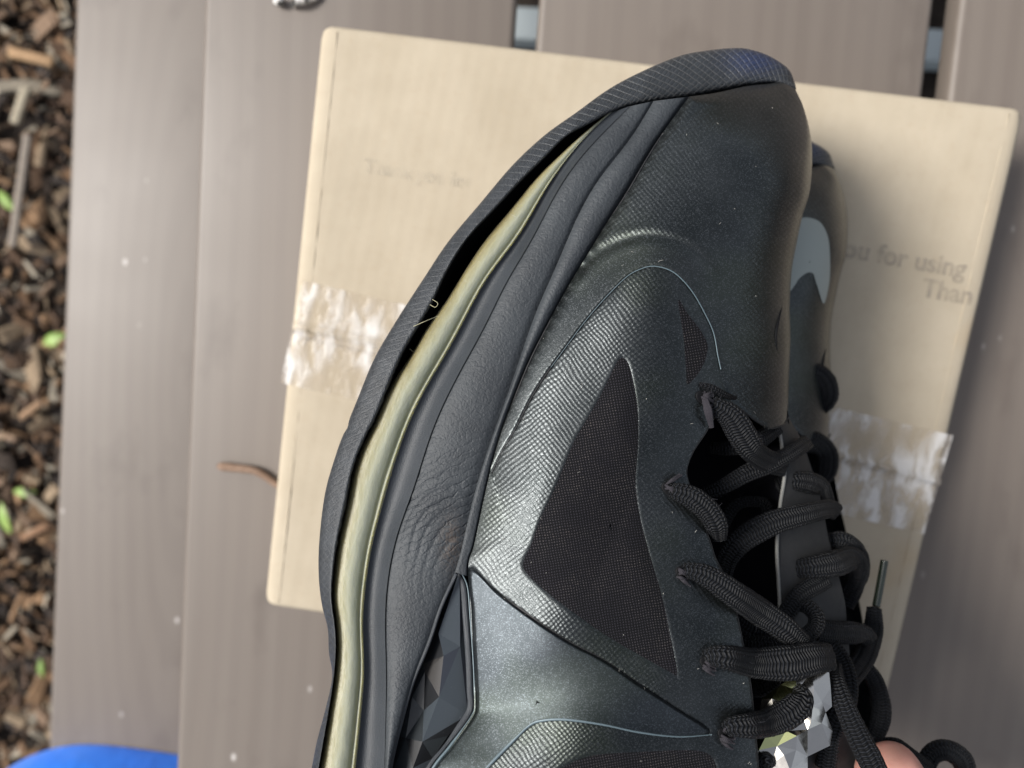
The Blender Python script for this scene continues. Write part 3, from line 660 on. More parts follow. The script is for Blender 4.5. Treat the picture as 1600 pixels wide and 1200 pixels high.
# real wrinkles where the foot bends
dx = X - 745; dy = Y - 905; rad = np.hypot(dx * 1.25, dy); 
Z = Z - .0005 * wrk * np.clip(np.sin(rad * .33 + 1.6 * np.sin(X * .045) + .8 * np.sin(Y * .06)) * 1.6 - .75, 0, 1)
strip('midsole', X, Y, Z, FOAM, attrs={'wrinkle': (.25 + wrk).ravel(), 'worn': worn.ravel()})
nR = 246
def blendcut(k1, k2, nc, prof, n):
    X, Y, Z = blend(k1, k2, nc, prof); return X[:n], Y[:n], Z[:n]
X, Y, Z = blendcut('F', 'G', 20, lambda s, i: .0019 * np.sin(np.clip(s, 0, 1) ** .9 * np.pi) * np.clip((236 - i) / 110., .1, 1) - .0014 * np.exp(-((s - 1) / .10) ** 2) - .0004 * np.exp(-(s / .10) ** 2), nR)
strip('midsole_ridge', X, Y, Z, FOAM, attrs={'wrinkle': np.full(X.size, .1), 'worn': np.zeros(X.size)})

# --- upper: elliptical section from the ridge over to the far silhouette
CRp = [[(1243, 140), (1256, 169), (1267, 214), (1269, 255), (1265, 300), (1254, 337), (1245, 380), (1237, 425), (1234, 480), (1235, 530), (1233, 580), (1232, 620), (1231, 650)],
       [(1236, 700), (1250, 780), (1268, 860), (1284, 950), (1300, 1050), (1312, 1200)], [(1320, 1300), (1310, 1380), (1270, 1430), (1180, 1470), (1000, 1500)]]
NU = 560
def resamp(c, n): 
    L = np.r_[0, np.cumsum(np.linalg.norm(np.diff(c, axis=0), axis=1))]; s = np.linspace(0, L[-1], n)
    return np.stack([np.interp(s, L, c[:, 0]), np.interp(s, L, c[:, 1])], 1)
gi = np.arange(NR)
nb = 130       # rows running along the toe rubber edge before reaching the ridge
Bt = np.array([(1244, 139), (1222, 129), (1200, 131), (1165, 135), (1119, 145), (1077, 151)], float)
toeL = cr(Bt, nb, )[:-1]; zt = np.interp(np.linspace(0, 1, nb)[:-1], [0, .15, .3, .5, .75, 1], [.1565, .160, .1645, .172, .181, .187])
sub = CV['G']
segA = np.linspace(0, 229, 230); 
GL = np.vstack([toeL, sub]); GZz = np.r_[zt, zG]
n1 = nb - 1 + 230; n2 = 110; n3 = 80
CRc = multi(CRp, [n1, n2, n3])
# pull the right-hand rows so that they fan evenly
NU = len(GL); ncu = 250
s = np.linspace(0, 1, ncu)[None, :]
th0 = .64; xx = -th0 + (1 + th0) * s
GLi, CRi = GL, CRc
Xu = GLi[:, :1] * (1 - s) + CRi[:, :1] * s; Yu = GLi[:, 1:] * (1 - s) + CRi[:, 1:] * s
wrow = np.linalg.norm(GLi - CRi, axis=1)
Rv = .046 * np.clip(wrow / 300, 0, 1) ** .75
zr = .168 + 0 * wrow
z_end = np.interp(np.arange(NU), [0, 60, 130, 400, NU], [.156, .160, .166, .170, .168])
ell = np.sqrt(np.clip(1 - xx ** 2, 0, 1)); e0 = math.sqrt(1 - th0 ** 2)
# height: ellipse blended so that both ends land on their own heights
lin = GZz[:, None] * (1 - s) + z_end[:, None] * s
Zu = lin + Rv[:, None] * (ell - (e0 * (1 - s)))
kk = np.exp(-(np.arange(-45, 46) / 28.0) ** 2); kk /= kk.sum()
def rowblur(A):
    Pd = np.vstack([2 * A[:1] - A[45:0:-1], A, 2 * A[-1:] - A[-2:-47:-1]])
    return np.stack([np.convolve(Pd[:, j], kk, 'valid') for j in range(A.shape[1])], 1)
wS = np.clip(s * 8, 0, 1) * np.clip((1 - s) * 8, 0, 1); wS = wS * wS * (3 - 2 * wS)
for _ in range(3): Zu = Zu * (1 - wS) + rowblur(Zu) * wS
# raster of the smooth surface for placing everything that sits on it
RX0, RX1, RY0, RY1 = 600, 1360, 120, 1520; step = 2
nx, ny = (RX1 - RX0) // step, (RY1 - RY0) // step
acc = np.zeros((ny, nx)); cnt = np.zeros((ny, nx))
ix = ((Xu - RX0) / step).astype(int); iy_ = ((Yu - RY0) / step).astype(int)
ok = (ix >= 0) & (ix < nx) & (iy_ >= 0) & (iy_ < ny)
np.add.at(acc, (iy_[ok], ix[ok]), Zu[ok]); np.add.at(cnt, (iy_[ok], ix[ok]), 1)
zm = np.where(cnt > 0, acc / np.maximum(cnt, 1), np.nan)
for _ in range(60):
    nanm = np.isnan(zm)
    if not nanm.any(): break
    pad = np.pad(zm, 1, mode='edge'); st_ = np.stack([pad[:-2, 1:-1], pad[2:, 1:-1], pad[1:-1, :-2], pad[1:-1, 2:]])
    with np.errstate(all='ignore'):
        import warnings; warnings.simplefilter('ignore')
        mv = np.nanmean(st_, axis=0)
    zm = np.where(nanm, mv, zm)
zm = np.nan_to_num(zm, nan=.17)
for _ in range(22):
    pad = np.pad(zm, 1, mode='edge'); zm = (pad[:-2, 1:-1] + pad[2:, 1:-1] + pad[1:-1, :-2] + pad[1:-1, 2:] + 4 * zm) / 8
# broad smoothing away from the far silhouette, so the toe dome has no crease
def boxb(A, k):
    for ax in (0, 1):
        Pd = np.pad(A, [(k, k) if a_ == ax else (0, 0) for a_ in (0, 1)], mode='edge'); cs = np.cumsum(np.insert(Pd, 0, 0, axis=ax), axis=ax)
        A = (np.take(cs, range(2 * k + 1, cs.shape[ax]), ax) - np.take(cs, range(0, cs.shape[ax] - 2 * k - 1), ax)) / (2 * k + 1)
    return A
GXr, GYr = np.meshgrid(RX0 + (np.arange(nx) + .5) * step, RY0 + (np.arange(ny) + .5) * step)
dsil = np.full(GXr.shape, 1e9); 
for q_ in CRc[::6]: dsil = np.minimum(dsil, np.hypot(GXr - q_[0], GYr - q_[1]))
dle = np.full(GXr.shape, 1e9)
for q_ in GL[::6]: dle = np.minimum(dle, np.hypot(GXr - q_[0], GYr - q_[1]))
zbl = boxb(boxb(boxb(zm, 13), 13), 10)
wB = np.clip((dsil - 30) / 90, 0, 1) * np.clip((dle - 1) / 22, 0, 1); wB = wB * wB * (3 - 2 * wB)
wB *= np.clip((700 - GYr) / 200, 0, 1)
zm0 = zm.copy(); zm = zm * (1 - wB) + zbl * wB; dzm = zm - zm0
def ZS(px, py):
    fx = np.clip((np.asarray(px, float) - RX0) / step - .5, 0, nx - 1.001); fy = np.clip((np.asarray(py, float) - RY0) / step - .5, 0, ny - 1.001)
    i, j = fy.astype(int), fx.astype(int); a, b = fy - i, fx - j
    return zm[i, j] * (1 - a) * (1 - b) + zm[i, j + 1] * (1 - a) * b + zm[i + 1, j] * a * (1 - b) + zm[i + 1, j + 1] * a * b
def inpoly(X, Y, poly):
    r = np.zeros(X.shape, bool); n = len(poly)
    for i in range(n):
        x1, y1 = poly[i]; x2, y2 = poly[(i + 1) % n]
        c = ((y1 > Y) != (y2 > Y)) & (X < (x2 - x1) * (Y - y1) / (y2 - y1 + 1e-12) + x1); r ^= c
    return r
def dpoly(X, Y, poly, closed=False):
    d = np.full(X.shape, 1e9); n = len(poly)
    for i in range(n if closed else n - 1):
        a, b = np.array(poly[i], float), np.array(poly[(i + 1) % n], float); ab = b - a
        t = np.clip(((X - a[0]) * ab[0] + (Y - a[1]) * ab[1]) / (ab @ ab + 1e-9), 0, 1)
        d = np.minimum(d, np.hypot(X - a[0] - t * ab[0], Y - a[1] - t * ab[1]))
    return d
MESH1 = cr([(968, 556), (982, 562), (991, 592), (998, 637), (999, 690), (996, 750), (1003, 810), (1018, 870), (1036, 930), (1050, 990), (1061, 1056), (1050, 1056), (1000, 1028), (944, 995), (895, 961), (850, 926), (820, 898), (813, 880), (827, 851), (842, 810), (865, 761), (894, 690), (916, 652), (935, 619), (954, 581)], 220, True)
MESH2 = cr([(1059, 467), (1075, 490), (1095, 516), (1106, 538), (1105, 553), (1099, 572), (1086, 592), (1073, 602), (1071, 575), (1067, 525)], 100, True)
MESH3 = cr([(860, 1215), (890, 1190), (930, 1177), (1000, 1172), (1090, 1170), (1120, 1190), (1130, 1260), (1100, 1330), (980, 1360), (880, 1340), (845, 1270)], 120, True)
QP = cr([(734, 886), (775, 922), (831, 964), (887, 1001), (944, 1031), (1000, 1069), (1060, 1108), (1112, 1144), (1060, 1151), (1000, 1144), (944, 1132), (887, 1124), (850, 1125), (827, 1133), (797, 1162), (762, 1200), (725, 1250), (690, 1290), (655, 1270), (676, 1205), (704, 1170), (738, 1122), (744, 1099), (741, 1031), (737, 950)], 300, True)
SEAM = cr([(768, 740), (785, 705), (804, 673), (830, 622), (856, 581), (894, 529), (920, 495), (950, 461), (980, 432), (1002, 420), (1021, 416), (1044, 421), (1062, 433), (1082, 456), (1100, 487), (1115, 520), (1122, 557), (1130, 592), (1138, 618), (1150, 630), (1175, 652), (1204, 668)], 240)
ARC = cr([(905, 425), (931, 398), (965, 379), (1002, 369), (1036, 371), (1070, 383), (1102, 407), (1120, 430)], 80)
SMOOTHP = [(930, 385), (880, 465), (830, 560), (785, 672), (755, 800), (768, 740), (804, 673), (856, 581), (920, 495), (980, 432), (1021, 416), (1062, 433), (1110, 480), (1120, 430), (1070, 383), (1002, 369), (950, 385)]
m1 = inpoly(Xu, Yu, MESH1); m2 = inpoly(Xu, Yu, MESH2); m3 = inpoly(Xu, Yu, MESH3); mq = inpoly(Xu, Yu, QP)
def smooth_in(X, Y, poly, w_): 
    d = dpoly(X, Y, poly, True); ins_ = inpoly(X, Y, poly); return np.where(ins_, np.clip(d / w_, 0, 1), 0)
p1 = smooth_in(Xu, Yu, MESH1, 9); p2 = smooth_in(Xu, Yu, MESH2, 4); p3 = smooth_in(Xu, Yu, MESH3, 5); pq = smooth_in(Xu, Yu, QP, 4)
dsm = dpoly(Xu, Yu, SEAM[::4]); side = inpoly(Xu, Yu, list(map(tuple, SEAM[::4])) + [(1100, 700), (800, 860)])
dar = dpoly(Xu, Yu, ARC[::4])
dz = -.0006 * (p1 + p2 + p3) - .0012 * pq
dz += -.00055 * np.exp(-(dsm / 2.0) ** 2) - .0004 * side * np.clip(dsm / 3, 0, 1) * np.exp(-dsm / 60)
dz += -.0005 * np.exp(-(dar / 8.0) ** 2) + .0002 * np.exp(-((dar - 13) / 9.0) ** 2)
# soft dents and ripples
dz += .0010 * np.sin(Xu * .021 + Yu * .012) * np.sin(Yu * .017 - Xu * .006) * np.clip(s * 5, 0, 1)
sm = smooth_in(Xu, Yu, SMOOTHP, 8); weave = (1 - sm * .85) * np.clip(1 - np.clip((Xu - 1050) / 300, 0, .55), 0, 1)
weave *= np.clip(s * 30, 0, 1) * np.clip(dpoly(Xu, Yu, MESH1[::4], True) / 5, 0, 1) * np.clip(dpoly(Xu, Yu, MESH2[::4], True) / 5, 0, 1) * np.clip(dar / 9, .25, 1)
fx_ = np.clip((Xu - RX0) / step - .5, 0, nx - 1.001); fy_ = np.clip((Yu - RY0) / step - .5, 0, ny - 1.001); i_, j_ = fy_.astype(int), fx_.astype(int); a_, b_ = fy_ - i_, fx_ - j_
Zu = Zu + dzm[i_, j_] * (1 - a_) * (1 - b_) + dzm[i_, j_ + 1] * (1 - a_) * b_ + dzm[i_ + 1, j_] * a_ * (1 - b_) + dzm[i_ + 1, j_ + 1] * a_ * b_
wBs = wB[i_, j_] * (1 - a_) * (1 - b_) + wB[i_, j_ + 1] * (1 - a_) * b_ + wB[i_ + 1, j_] * a_ * (1 - b_) + wB[i_ + 1, j_ + 1] * a_ * b_
Zu = Zu * (1 - wBs) + ZS(Xu, Yu) * wBs
Zf = Zu + dz
THROAT = [(1400, 655), (1232, 650), (1224, 663), (1205, 669), (1190, 663), (1175, 653), (1158, 640), (1140, 630), (1128, 636), (1112, 658), (1101, 677), (1082, 706), (1072, 735), (1077, 760), (1092, 800), (1109, 847), (1117, 872), (1135, 908), (1147, 945), (1156, 985), (1165, 1031), (1172, 1070), (1176, 1106), (1180, 1150), (1184, 1200), (1190, 1300), (1150, 1420), (1100, 1560), (1500, 1560)]
thr = inpoly(Xu, Yu, THROAT)
fm = ~(thr[:-1, :-1] & thr[1:, 1:] & thr[:-1, 1:] & thr[1:, :-1])
# snap the cut edge onto the outline
cutv = thr & (dpoly(Xu, Yu, THROAT, True) < 4.5)
def nearest_on(poly, x, y):
    best = None
    for i in range(len(poly)):
        a, b = np.array(poly[i], float), np.array(poly[(i + 1) % len(poly)], float); ab = b - a
        t = np.clip(((x - a[0]) * ab[0] + (y - a[1]) * ab[1]) / (ab @ ab + 1e-9), 0, 1); qx, qy = a[0] + t * ab[0], a[1] + t * ab[1]
        d = np.hypot(x - qx, y - qy)
        if best is None: best = [d, qx, qy]
        else:
            mk = d < best[0]; best = [np.where(mk, d, best[0]), np.where(mk, qx, best[1]), np.where(mk, qy, best[2])]
    return best[1], best[2]
qx, qy = nearest_on(THROAT, Xu[cutv], Yu[cutv]); Xu2, Yu2 = Xu.copy(), Yu.copy(); Xu2[cutv] = qx; Yu2[cutv] = qy
uo = me_obj('upper', P(Xu2, Yu2, Zf), gfaces(NU, ncu, mask=fm), UPPER, shoe, uv=np.stack([Xu / 100, Yu / 100], -1), attrs={'weave': weave.ravel()})
# far (medial) half of the body, closing the shoe behind
sb = np.linspace(0, 1, 40)[None, :]; rows = np.arange(0, NU, 4)
Xb = GL[rows, :1] * (1 - sb) + CRc[rows, :1] * sb; Yb = GL[rows, 1:] * (1 - sb) + CRc[rows, 1:] * sb
zA_ = np.interp(np.arange(NU), [0, 129, 200, NU], [.156, .135, .118, .115])[rows, None]
Zb = zA_ * (1 - sb) + z_end[rows, None] * sb - Rv[rows, None] * (np.sqrt(np.clip(1 - (-th0 + (1 + th0) * sb) ** 2, 0, 1)) - e0 * (1 - sb)) * .8
o = strip('medial_side', Xb, Yb, Zb, QUART)
# underside foam between tread and medial side
rows2 = np.arange(0, NR, 6); sb = np.linspace(0, 1, 10)[None, :]
A_ = CV['A'][rows2]; G_ = CV['G'][rows2]
zmed = np.interp(rows2, [0, 70, 420], [.135, .118, .115])[:, None]
strip('medial_midsole', (A_[:, :1] + 20 * np.clip((rows2[:, None] - 40) / 60, 0, 1) - 6) * (1 - sb) + (G_[:, :1] + 4) * sb, (A_[:, 1:] + 8) * (1 - sb) + G_[:, 1:] * sb, zmed - .008 * np.sin(sb * 3.14) + 0 * A_[:, :1], EDGE)

# --- panels lying on the upper
def panel(name, poly, off, mat, rings=26, bevel=0.0, bw=.06, wobble=0.0):
    poly = np.asarray(poly); c = poly.mean(0); n = len(poly)
    rr_ = np.r_[np.linspace(0.02, 1 - bw, rings - 7), np.linspace(1 - bw, 1, 8)[1:]]
    X = c[0] + (poly[None, :, 0] - c[0]) * rr_[:, None]; Y = c[1] + (poly[None, :, 1] - c[1]) * rr_[:, None]
    Z = ZS(X, Y) + off - bevel * (np.clip((rr_ - (1 - bw)) / bw, 0, 1) ** 2)[:, None]
    if name == 'mesh_panel' and wobble:      # soft folds of the cloth, standing up from the shell
        Z += wobble * (1 - rr_[:, None] ** 3) * (1 + np.abs(np.sin(X * .021 + Y * .009 + .6)) * 1.1 + .4 * np.sin(Y * .03 - X * .012))
    else: Z += wobble * np.sin(X * .03) * np.sin(Y * .027 + 1)
    Z += .0010 * np.sin(X * .021 + Y * .012) * np.sin(Y * .017 - X * .006)
    return me_obj(name, P(X, Y, Z), gfaces(len(rr_), n, True), mat, shoe, uv=np.stack([X / 100, Y / 100], -1))
panel('mesh_panel', MESH1, -.0003, MESHF, 40, bevel=.0003, bw=.03, wobble=.0009)
panel('mesh_panel', MESH2, -.0003, MESHF, 20, bevel=.0003, bw=.05)
panel('mesh_panel', MESH3, -.0003, MESHF, 20, bevel=.0003, bw=.05)
panel('quarter_panel', QP, .0012, QUART, 44, bevel=.0020, bw=.055, wobble=.0003)
def seamtube(name, c, rpx, off, mat, seg=6):
    z = ZS(c[:, 0], c[:, 1]) + off + .0010 * np.sin(c[:, 0] * .021 + c[:, 1] * .012) * np.sin(c[:, 1] * .017 - c[:, 0] * .006)
    p = P(c[:, 0], c[:, 1], z); return tube(name, p, np.asarray(rpx) * .00021, mat, shoe, seg)
seamtube('seam', SEAM[60:200], np.interp(np.linspace(0, 1, 140), [0, .4, .6, 1], [.5, .7, 1.0, .9]), -.0001, SEAMLIT)
seamtube('seam', SEAM[:120], .9, -.0003, SEAMD)
RID = cr([(700, 1262), (760, 1200), (797, 1162), (827, 1133), (850, 1125), (887, 1124), (944, 1132), (1000, 1144), (1060, 1151), (1112, 1148)], 120)
seamtube('seam', RID, np.interp(np.linspace(0, 1, 120), [0, .5, .8, 1], [2.6, 2.6, 1.8, .6]), .0006, SEAMLIT)
R1 = cr([(734, 886), (775, 922), (831, 964), (887, 1001), (944, 1031), (1000, 1069), (1060, 1108), (1112, 1144)], 120)
seamtube('seam', R1 + (0, -1), np.interp(np.linspace(0, 1, 120), [0, .2, .7, 1], [1.5, 3.0, 3.2, 1.0]), -.0006, SEAMD)  # dark tube paints in the shadow line under the panel's step
# edge of the upper along the ridge
eg = GL[150:]; seamtube('seam', eg[:230:2] + (1.5, 0), 1.6, -.0008, SEAMD)
# throat binding
TH = cr(THROAT[1:25], 200); seamtube('throat_edge', TH, 2.0, -.0008, TONG)
dp = cr([(1232, 560), (1230, 600), (1231, 625), (1225, 650)], 20)

# --- faceted plastic window set into the midsole
def facets():
    v = {'T': (718, 893, 2), 'L0': (690, 957, 0), 'L1': (685, 990, 3.2), 'L2': (661, 1037, 0), 'D': (693, 1025, 4.0), 'F': (686, 1089, 4.2), 'G': (731, 1117, 1.0), 'J': (719, 1010, 2.2), 'K': (727, 960, .5), 'M': (735, 1050, .3), 'V': (664, 1050, 1.0),
         'L3': (644, 1089, 0), 'H': (660, 1159, 3.6), 'W': (634, 1153, 1.0), 'L4': (624, 1150, 0), 'X': (700, 1150, 1.4), 'Q': (676, 1185, .6), 'L5': (612, 1210, 0), 'Y': (645, 1200, 2.8), 'Zz': (640, 1270, 0), 'L6': (606, 1270, 0), 'U': (662, 1110, .2)}
    tri = [('T', 'L0', 'L1', 0), ('T', 'L1', 'J', 1), ('T', 'J', 'K', 2), ('L1', 'D', 'J', 1), ('L0', 'L2', 'D', 3), ('L0', 'D', 'L1', 3), ('L2', 'V', 'D', 4), ('V', 'F', 'D', 4), ('D', 'F', 'J', 2), ('J', 'F', 'G', 1), ('J', 'G', 'M', 2), ('K', 'J', 'M', 0),
           ('V', 'U', 'F', 3), ('L2', 'L3', 'V', 5), ('L3', 'U', 'V', 5), ('L3', 'L4', 'W', 5), ('L3', 'W', 'U', 5), ('U', 'W', 'H', 5), ('U', 'H', 'F', 1), ('F', 'H', 'G', 1), ('H', 'X', 'G', 3), ('H', 'Q', 'X', 5), ('W', 'Y', 'H', 3), ('L4', 'L5', 'W', 3), ('L5', 'Y', 'W', 5), ('H', 'Y', 'Q', 3), ('Y', 'Zz', 'Q', 1), ('L5', 'L6', 'Y', 3), ('L6', 'Zz', 'Y', 5)]
    tints = [(.030, .036, .043), (.050, .060, .070), (.038, .043, .055), (.014, .015, .017), (.036, .034, .033), (.024, .028, .031)]
    base = lambda x, y: float(np.interp(y, [880, 1000, 1200, 1300], [.2055, .2045, .2050, .205]))
    V, F, T, U = [], [], [], []
    for a, b, c, t in tri:
        p = []
        for k in (a, b, c):
            x, y, h = v[k]; p.append(P(x, y, base(x, y) - .0028 + h * .0011)); U.append((x / 100, y / 100)); T.append(tints[t])
        n = np.cross(p[1] - p[0], p[2] - p[0])
        if n[2] < 0:
            p = [p[0], p[2], p[1]]
        F.append([len(V), len(V) + 1, len(V) + 2]); V += p
    me_obj('faceted_window', V, np.array(F), FACET, shoe, uv=U, smooth=False, attrs={'tint': np.array(T)})
facets()
FC = cr([(716, 890), (727, 915), (731, 960), (736, 1031), (738, 1080), (739, 1100), (733, 1118), (700, 1164), (674, 1197), (636, 1262)], 120)
seamtube('window_rim', FC - (3, 0), np.interp(np.linspace(0, 1, 120), [0, .08, .5, .62, .7, 1], [2, 5.5, 5.5, 5, 3, 3.5]), -.0012, EDGE, 10)
seamtube('window_rim', FC + (3.5, 2), np.interp(np.linspace(0, 1, 120), [0, .3, .6, .7, 1], [1.2, 1.0, 1.4, 2.4, 2.6]), -.0002, SEAMLIT)  # bluish highlight along the window edge, painted as a lighter tube
p = cr([(713, 896), (689, 949), (670, 1005), (644, 1069), (625, 1136), (613, 1185), (606, 1230)], 80)
o = tube('window_rim', P(p[:, 0], p[:, 1], .2070), .0006, EDGE, shoe, 8)

# --- inside of the throat
def patch(name, left, right, zf, mat, nc=18, n=80, flip=False):
    a, b = cr(left, n), cr(right, n); s = np.linspace(0, 1, nc)[None, :]
    X = a[:, :1] * (1 - s) + b[:, :1] * s; Y = a[:, 1:2] * (1 - s) + b[:, 1:2] * s; Z = zf(X, Y, s, a, b)
    return me_obj(name, P(X, Y, Z), gfaces(n, nc), mat, shoe, uv=np.stack([X / 100, Y / 100], -1))
patch('lining', [(1120, 600), (1060, 680), (1040, 760), (1060, 850), (1090, 950), (1120, 1100), (1130, 1300)], [(1225, 610), (1235, 680), (1235, 760), (1245, 850), (1255, 950), (1270, 1100), (1280, 1300)], lambda X, Y, s, a, b: .172 - .012 * np.sin(s * 3.14) + 0 * X, LINING)
# tongue strip
TL = [(1212, 640), (1222, 700), (1226, 740), (1219, 790), (1214, 850), (1217, 920), (1222, 985), (1235, 1060), (1250, 1200), (1262, 1300)]
TR = [(1226, 640), (1258, 700), (1280, 770), (1293, 830), (1308, 890), (1322, 950), (1326, 1000), (1330, 1060), (1342, 1200), (1350, 1300)]
patch('tongue', TL, TR, lambda X, Y, s, a, b: .180 - .014 * s ** 1.6 + 0 * X + .0006 * np.sin(Y * .05), TONG)
patch('tongue', [(x, y) for x, y in TR], [(x - 30, y) for x, y in TR], lambda X, Y, s, a, b: .166 - .045 * s + 0 * X, LINING)
c = cr(TL, 90); tube('tongue_edge', P(c[:, 0], c[:, 1], .1805), .0007, PEDGE, shoe, 6)

# --- eyelets
for ex, ey in ((1094, 622), (1040, 764), (1062, 896), (1100, 1036), (1128, 1148)):
    a_e = np.linspace(0, 2 * np.pi, 28, endpoint=False)
    panel('eyelet', np.stack([ex + 6 + 13 * np.cos(a_e), ey + 11 * np.sin(a_e) + .3 * 13 * np.cos(a_e)], 1), .0005, CAV, 12, bevel=.0006, bw=.2)  # black disc on the surface paints the dark of the eyelet recess
sl_ = cr([(1222, 478), (1216, 500), (1212, 522), (1214, 548)], 30); seamtube('seam', sl_, 3.0 * np.sin(np.linspace(.2, 2.9, 30)), .0, CAV)
# --- laces
FUZZ = []
def lace(pts, wpx, flat=.42, mat=LACE, name='lace', n=None, par=None, ribs=.10, seg=28):
    c = cr(pts, n or max(24, int(len(pts) * 22)))
    p = P(c[:, 0], c[:, 1], c[:, 2]); d = (CAMPOS[2] - c[:, 2]) / FPX
    wv_ = np.interp(np.linspace(0, 1, len(c)), np.linspace(0, 1, len(np.atleast_1d(wpx))), np.atleast_1d(wpx)) * d / 2
    wv_ = wv_ * (1 + .05 * np.sin(np.linspace(0, rng.uniform(6, 14), len(c)) + rng.uniform(0, 6)) + .015 * rng.normal(0, 1, len(c)))
    if par is None and mat is LACE:
        for _ in range(int(8 + len(c) * .22)):
            k_ = rng.integers(1, len(c) - 1); tg = p[k_ + 1] - p[k_ - 1]; tg /= np.linalg.norm(tg); sd = np.cross(tg, (0, 0, 1.0)); sgn = rng.choice([-1, 1]); q0 = p[k_] + sd * sgn * wv_[k_] * rng.uniform(.2, 1.0) + np.array([0, 0, wv_[k_] * flat * .7])
            ang = rng.uniform(0, 6.28); dr = np.array([math.cos(ang), math.sin(ang), rng.uniform(-.2, .8)]); Lh = rng.uniform(.0006, .0022); FUZZ.append((q0, q0 + dr * Lh * .5, q0 + dr * Lh + sd * rng.normal(0, .0005)))
    return tube(name, p, wv_, mat, par or shoe, seg, True, flat, ribs=ribs)
zs = lambda x, y, o=.002: float(ZS(x, y)) + o
# rear layers first
lace([(1100, 772, .186), (1130, 760, .190), (1170, 738, .190), (1210, 722, .187), (1248, 700, .180), (1262, 690, .170)], [18, 26, 27, 26, 24], .4)
lace([(1128, 905, .182), (1138, 870, .188), (1165, 840, .191), (1210, 816, .191), (1262, 802, .186), (1296, 795, .176), (1306, 800, .165)], [28, 34, 36, 36, 34, 26], .45)
lace([(1120, 840, .176), (1150, 790, .176), (1190, 785, .174), (1200, 800, .172)], [16, 18, 16], .5)
lace([(1236, 890, .176), (1270, 886, .178), (1306, 880, .174), (1330, 872, .164), (1338, 885, .152), (1330, 920, .146), (1318, 945, .146)], [26, 36, 38, 34, 34, 28], .5)
lace([(1290, 845, .160), (1318, 845, .160), (1337, 862, .156), (1340, 895, .150), (1326, 930, .146)], [22, 28, 32, 32, 24], .6)
lace([(1150, 1002, .186), (1190, 1008, .190), (1240, 1002, .192), (1270, 985, .190), (1276, 965, .187), (1262, 948, .184), (1238, 940, .180), (1222, 930, .176)], [20, 24, 26, 25, 24, 22, 20], .45)
lace([(1276, 985, .176), (1310, 988, .172), (1348, 990, .165), (1358, 1000, .158)], [30, 34, 32, 26], .45)
lace([(1112, 700, .180), (1140, 700, .184), (1180, 690, .186), (1215, 668, .180)], [18, 26, 28, 24], .5)
lace([(1215, 760, .176), (1245, 752, .176), (1280, 760, .168), (1292, 785, .160)], [24, 32, 32, 24], .5)
lace([(1140, 960, .178), (1180, 985, .182), (1215, 975, .184), (1250, 930, .182), (1290, 905, .176)], [20, 26, 28, 28, 26], .5)
lace([(1150, 1060, .176), (1185, 1075, .182), (1215, 1062, .186)], [20, 26, 22], .5)
lace([(1290, 1000, .172), (1312, 1030, .176), (1322, 1062, .180), (1318, 1100, .182), (1300, 1140, .182), (1290, 1200, .180)], [26, 32, 34, 32, 30, 28], .5)
# frayed ends at the eyelets and the main front runs
def front(pts, w_, **k): 
    q = [(x, y, zs(x, y, o)) if o < .05 else (x, y, o) for x, y, o in pts]; return lace(q, w_, **k)
front([(1104, 628, -.003), (1118, 634, .002), (1142, 652, .0045), (1160, 680, .005), (1176, 704, .004), (1198, 720, .190), (1225, 728, .182)], [22, 36, 42, 42, 38, 32], flat=.4)
front([(1040, 766, -.003), (1056, 768, .0025), (1082, 778, .005), (1106, 798, .005), (1120, 822, .004), (1124, 842, -.002)], [16, 30, 38, 38, 34, 22], flat=.42)
front([(1062, 896, -.003), (1078, 892, .003), (1108, 902, .006), (1150, 930, .006), (1190, 958, .202), (1228, 984, .200), (1252, 1006, .196)], [18, 34, 40, 40, 40, 38, 34], flat=.42)
front([(1098, 1036, -.003), (1112, 1026, .003), (1140, 1028, .006), (1180, 1036, .204), (1230, 1036, .203), (1275, 1028, .199), (1296, 1026, .193)], [18, 34, 42, 46, 48, 46, 42], flat=.45)
front([(1128, 1146, -.003), (1144, 1136, .003), (1172, 1134, .005), (1204, 1128, .203), (1236, 1112, .202), (1252, 1092, .200), (1240, 1076, .196)], [16, 30, 38, 40, 40, 36, 24], flat=.5)
lace([(1206, 1200, .196), (1200, 1188, .199), (1192, 1196, .198), (1190, 1230, .194)], [16, 20, 20, 18], .6)
lace([(1302, 1040, .186), (1306, 1065, .192), (1318, 1098, .196), (1336, 1140, .198), (1356, 1180, .200), (1378, 1225, .200)], [24, 30, 32, 33, 34, 34], .5)
# gathered thin strands at the eyelets
for ex, ey in ((1096, 620), (1042, 764), (1060, 894), (1098, 1038), (1128, 1150)):
    for k in range(6):
        a = rng.uniform(-.7, .9); x0, y0 = ex + rng.uniform(-6, 2), ey + rng.uniform(-9, 9); L = rng.uniform(16, 30)
        front([(x0, y0, -.0006), (x0 + L * .45 * math.cos(a), y0 + L * .45 * math.sin(a), .0022), (x0 + L * math.cos(a), y0 + L * math.sin(a), .0018)], [3, 5.5, 3], mat=FRAY, name='lace_strand', n=12, flat=.8, ribs=0, seg=8)
front([(1092, 600, .0), (1112, 606, .003), (1135, 618, .003), (1150, 622, .0)], [6, 11, 11, 6], flat=.5)
front([(1098, 612, .0), (1106, 640, .0035), (1112, 668, .002)], [8, 13, 8], flat=.5, mat=FRAY)
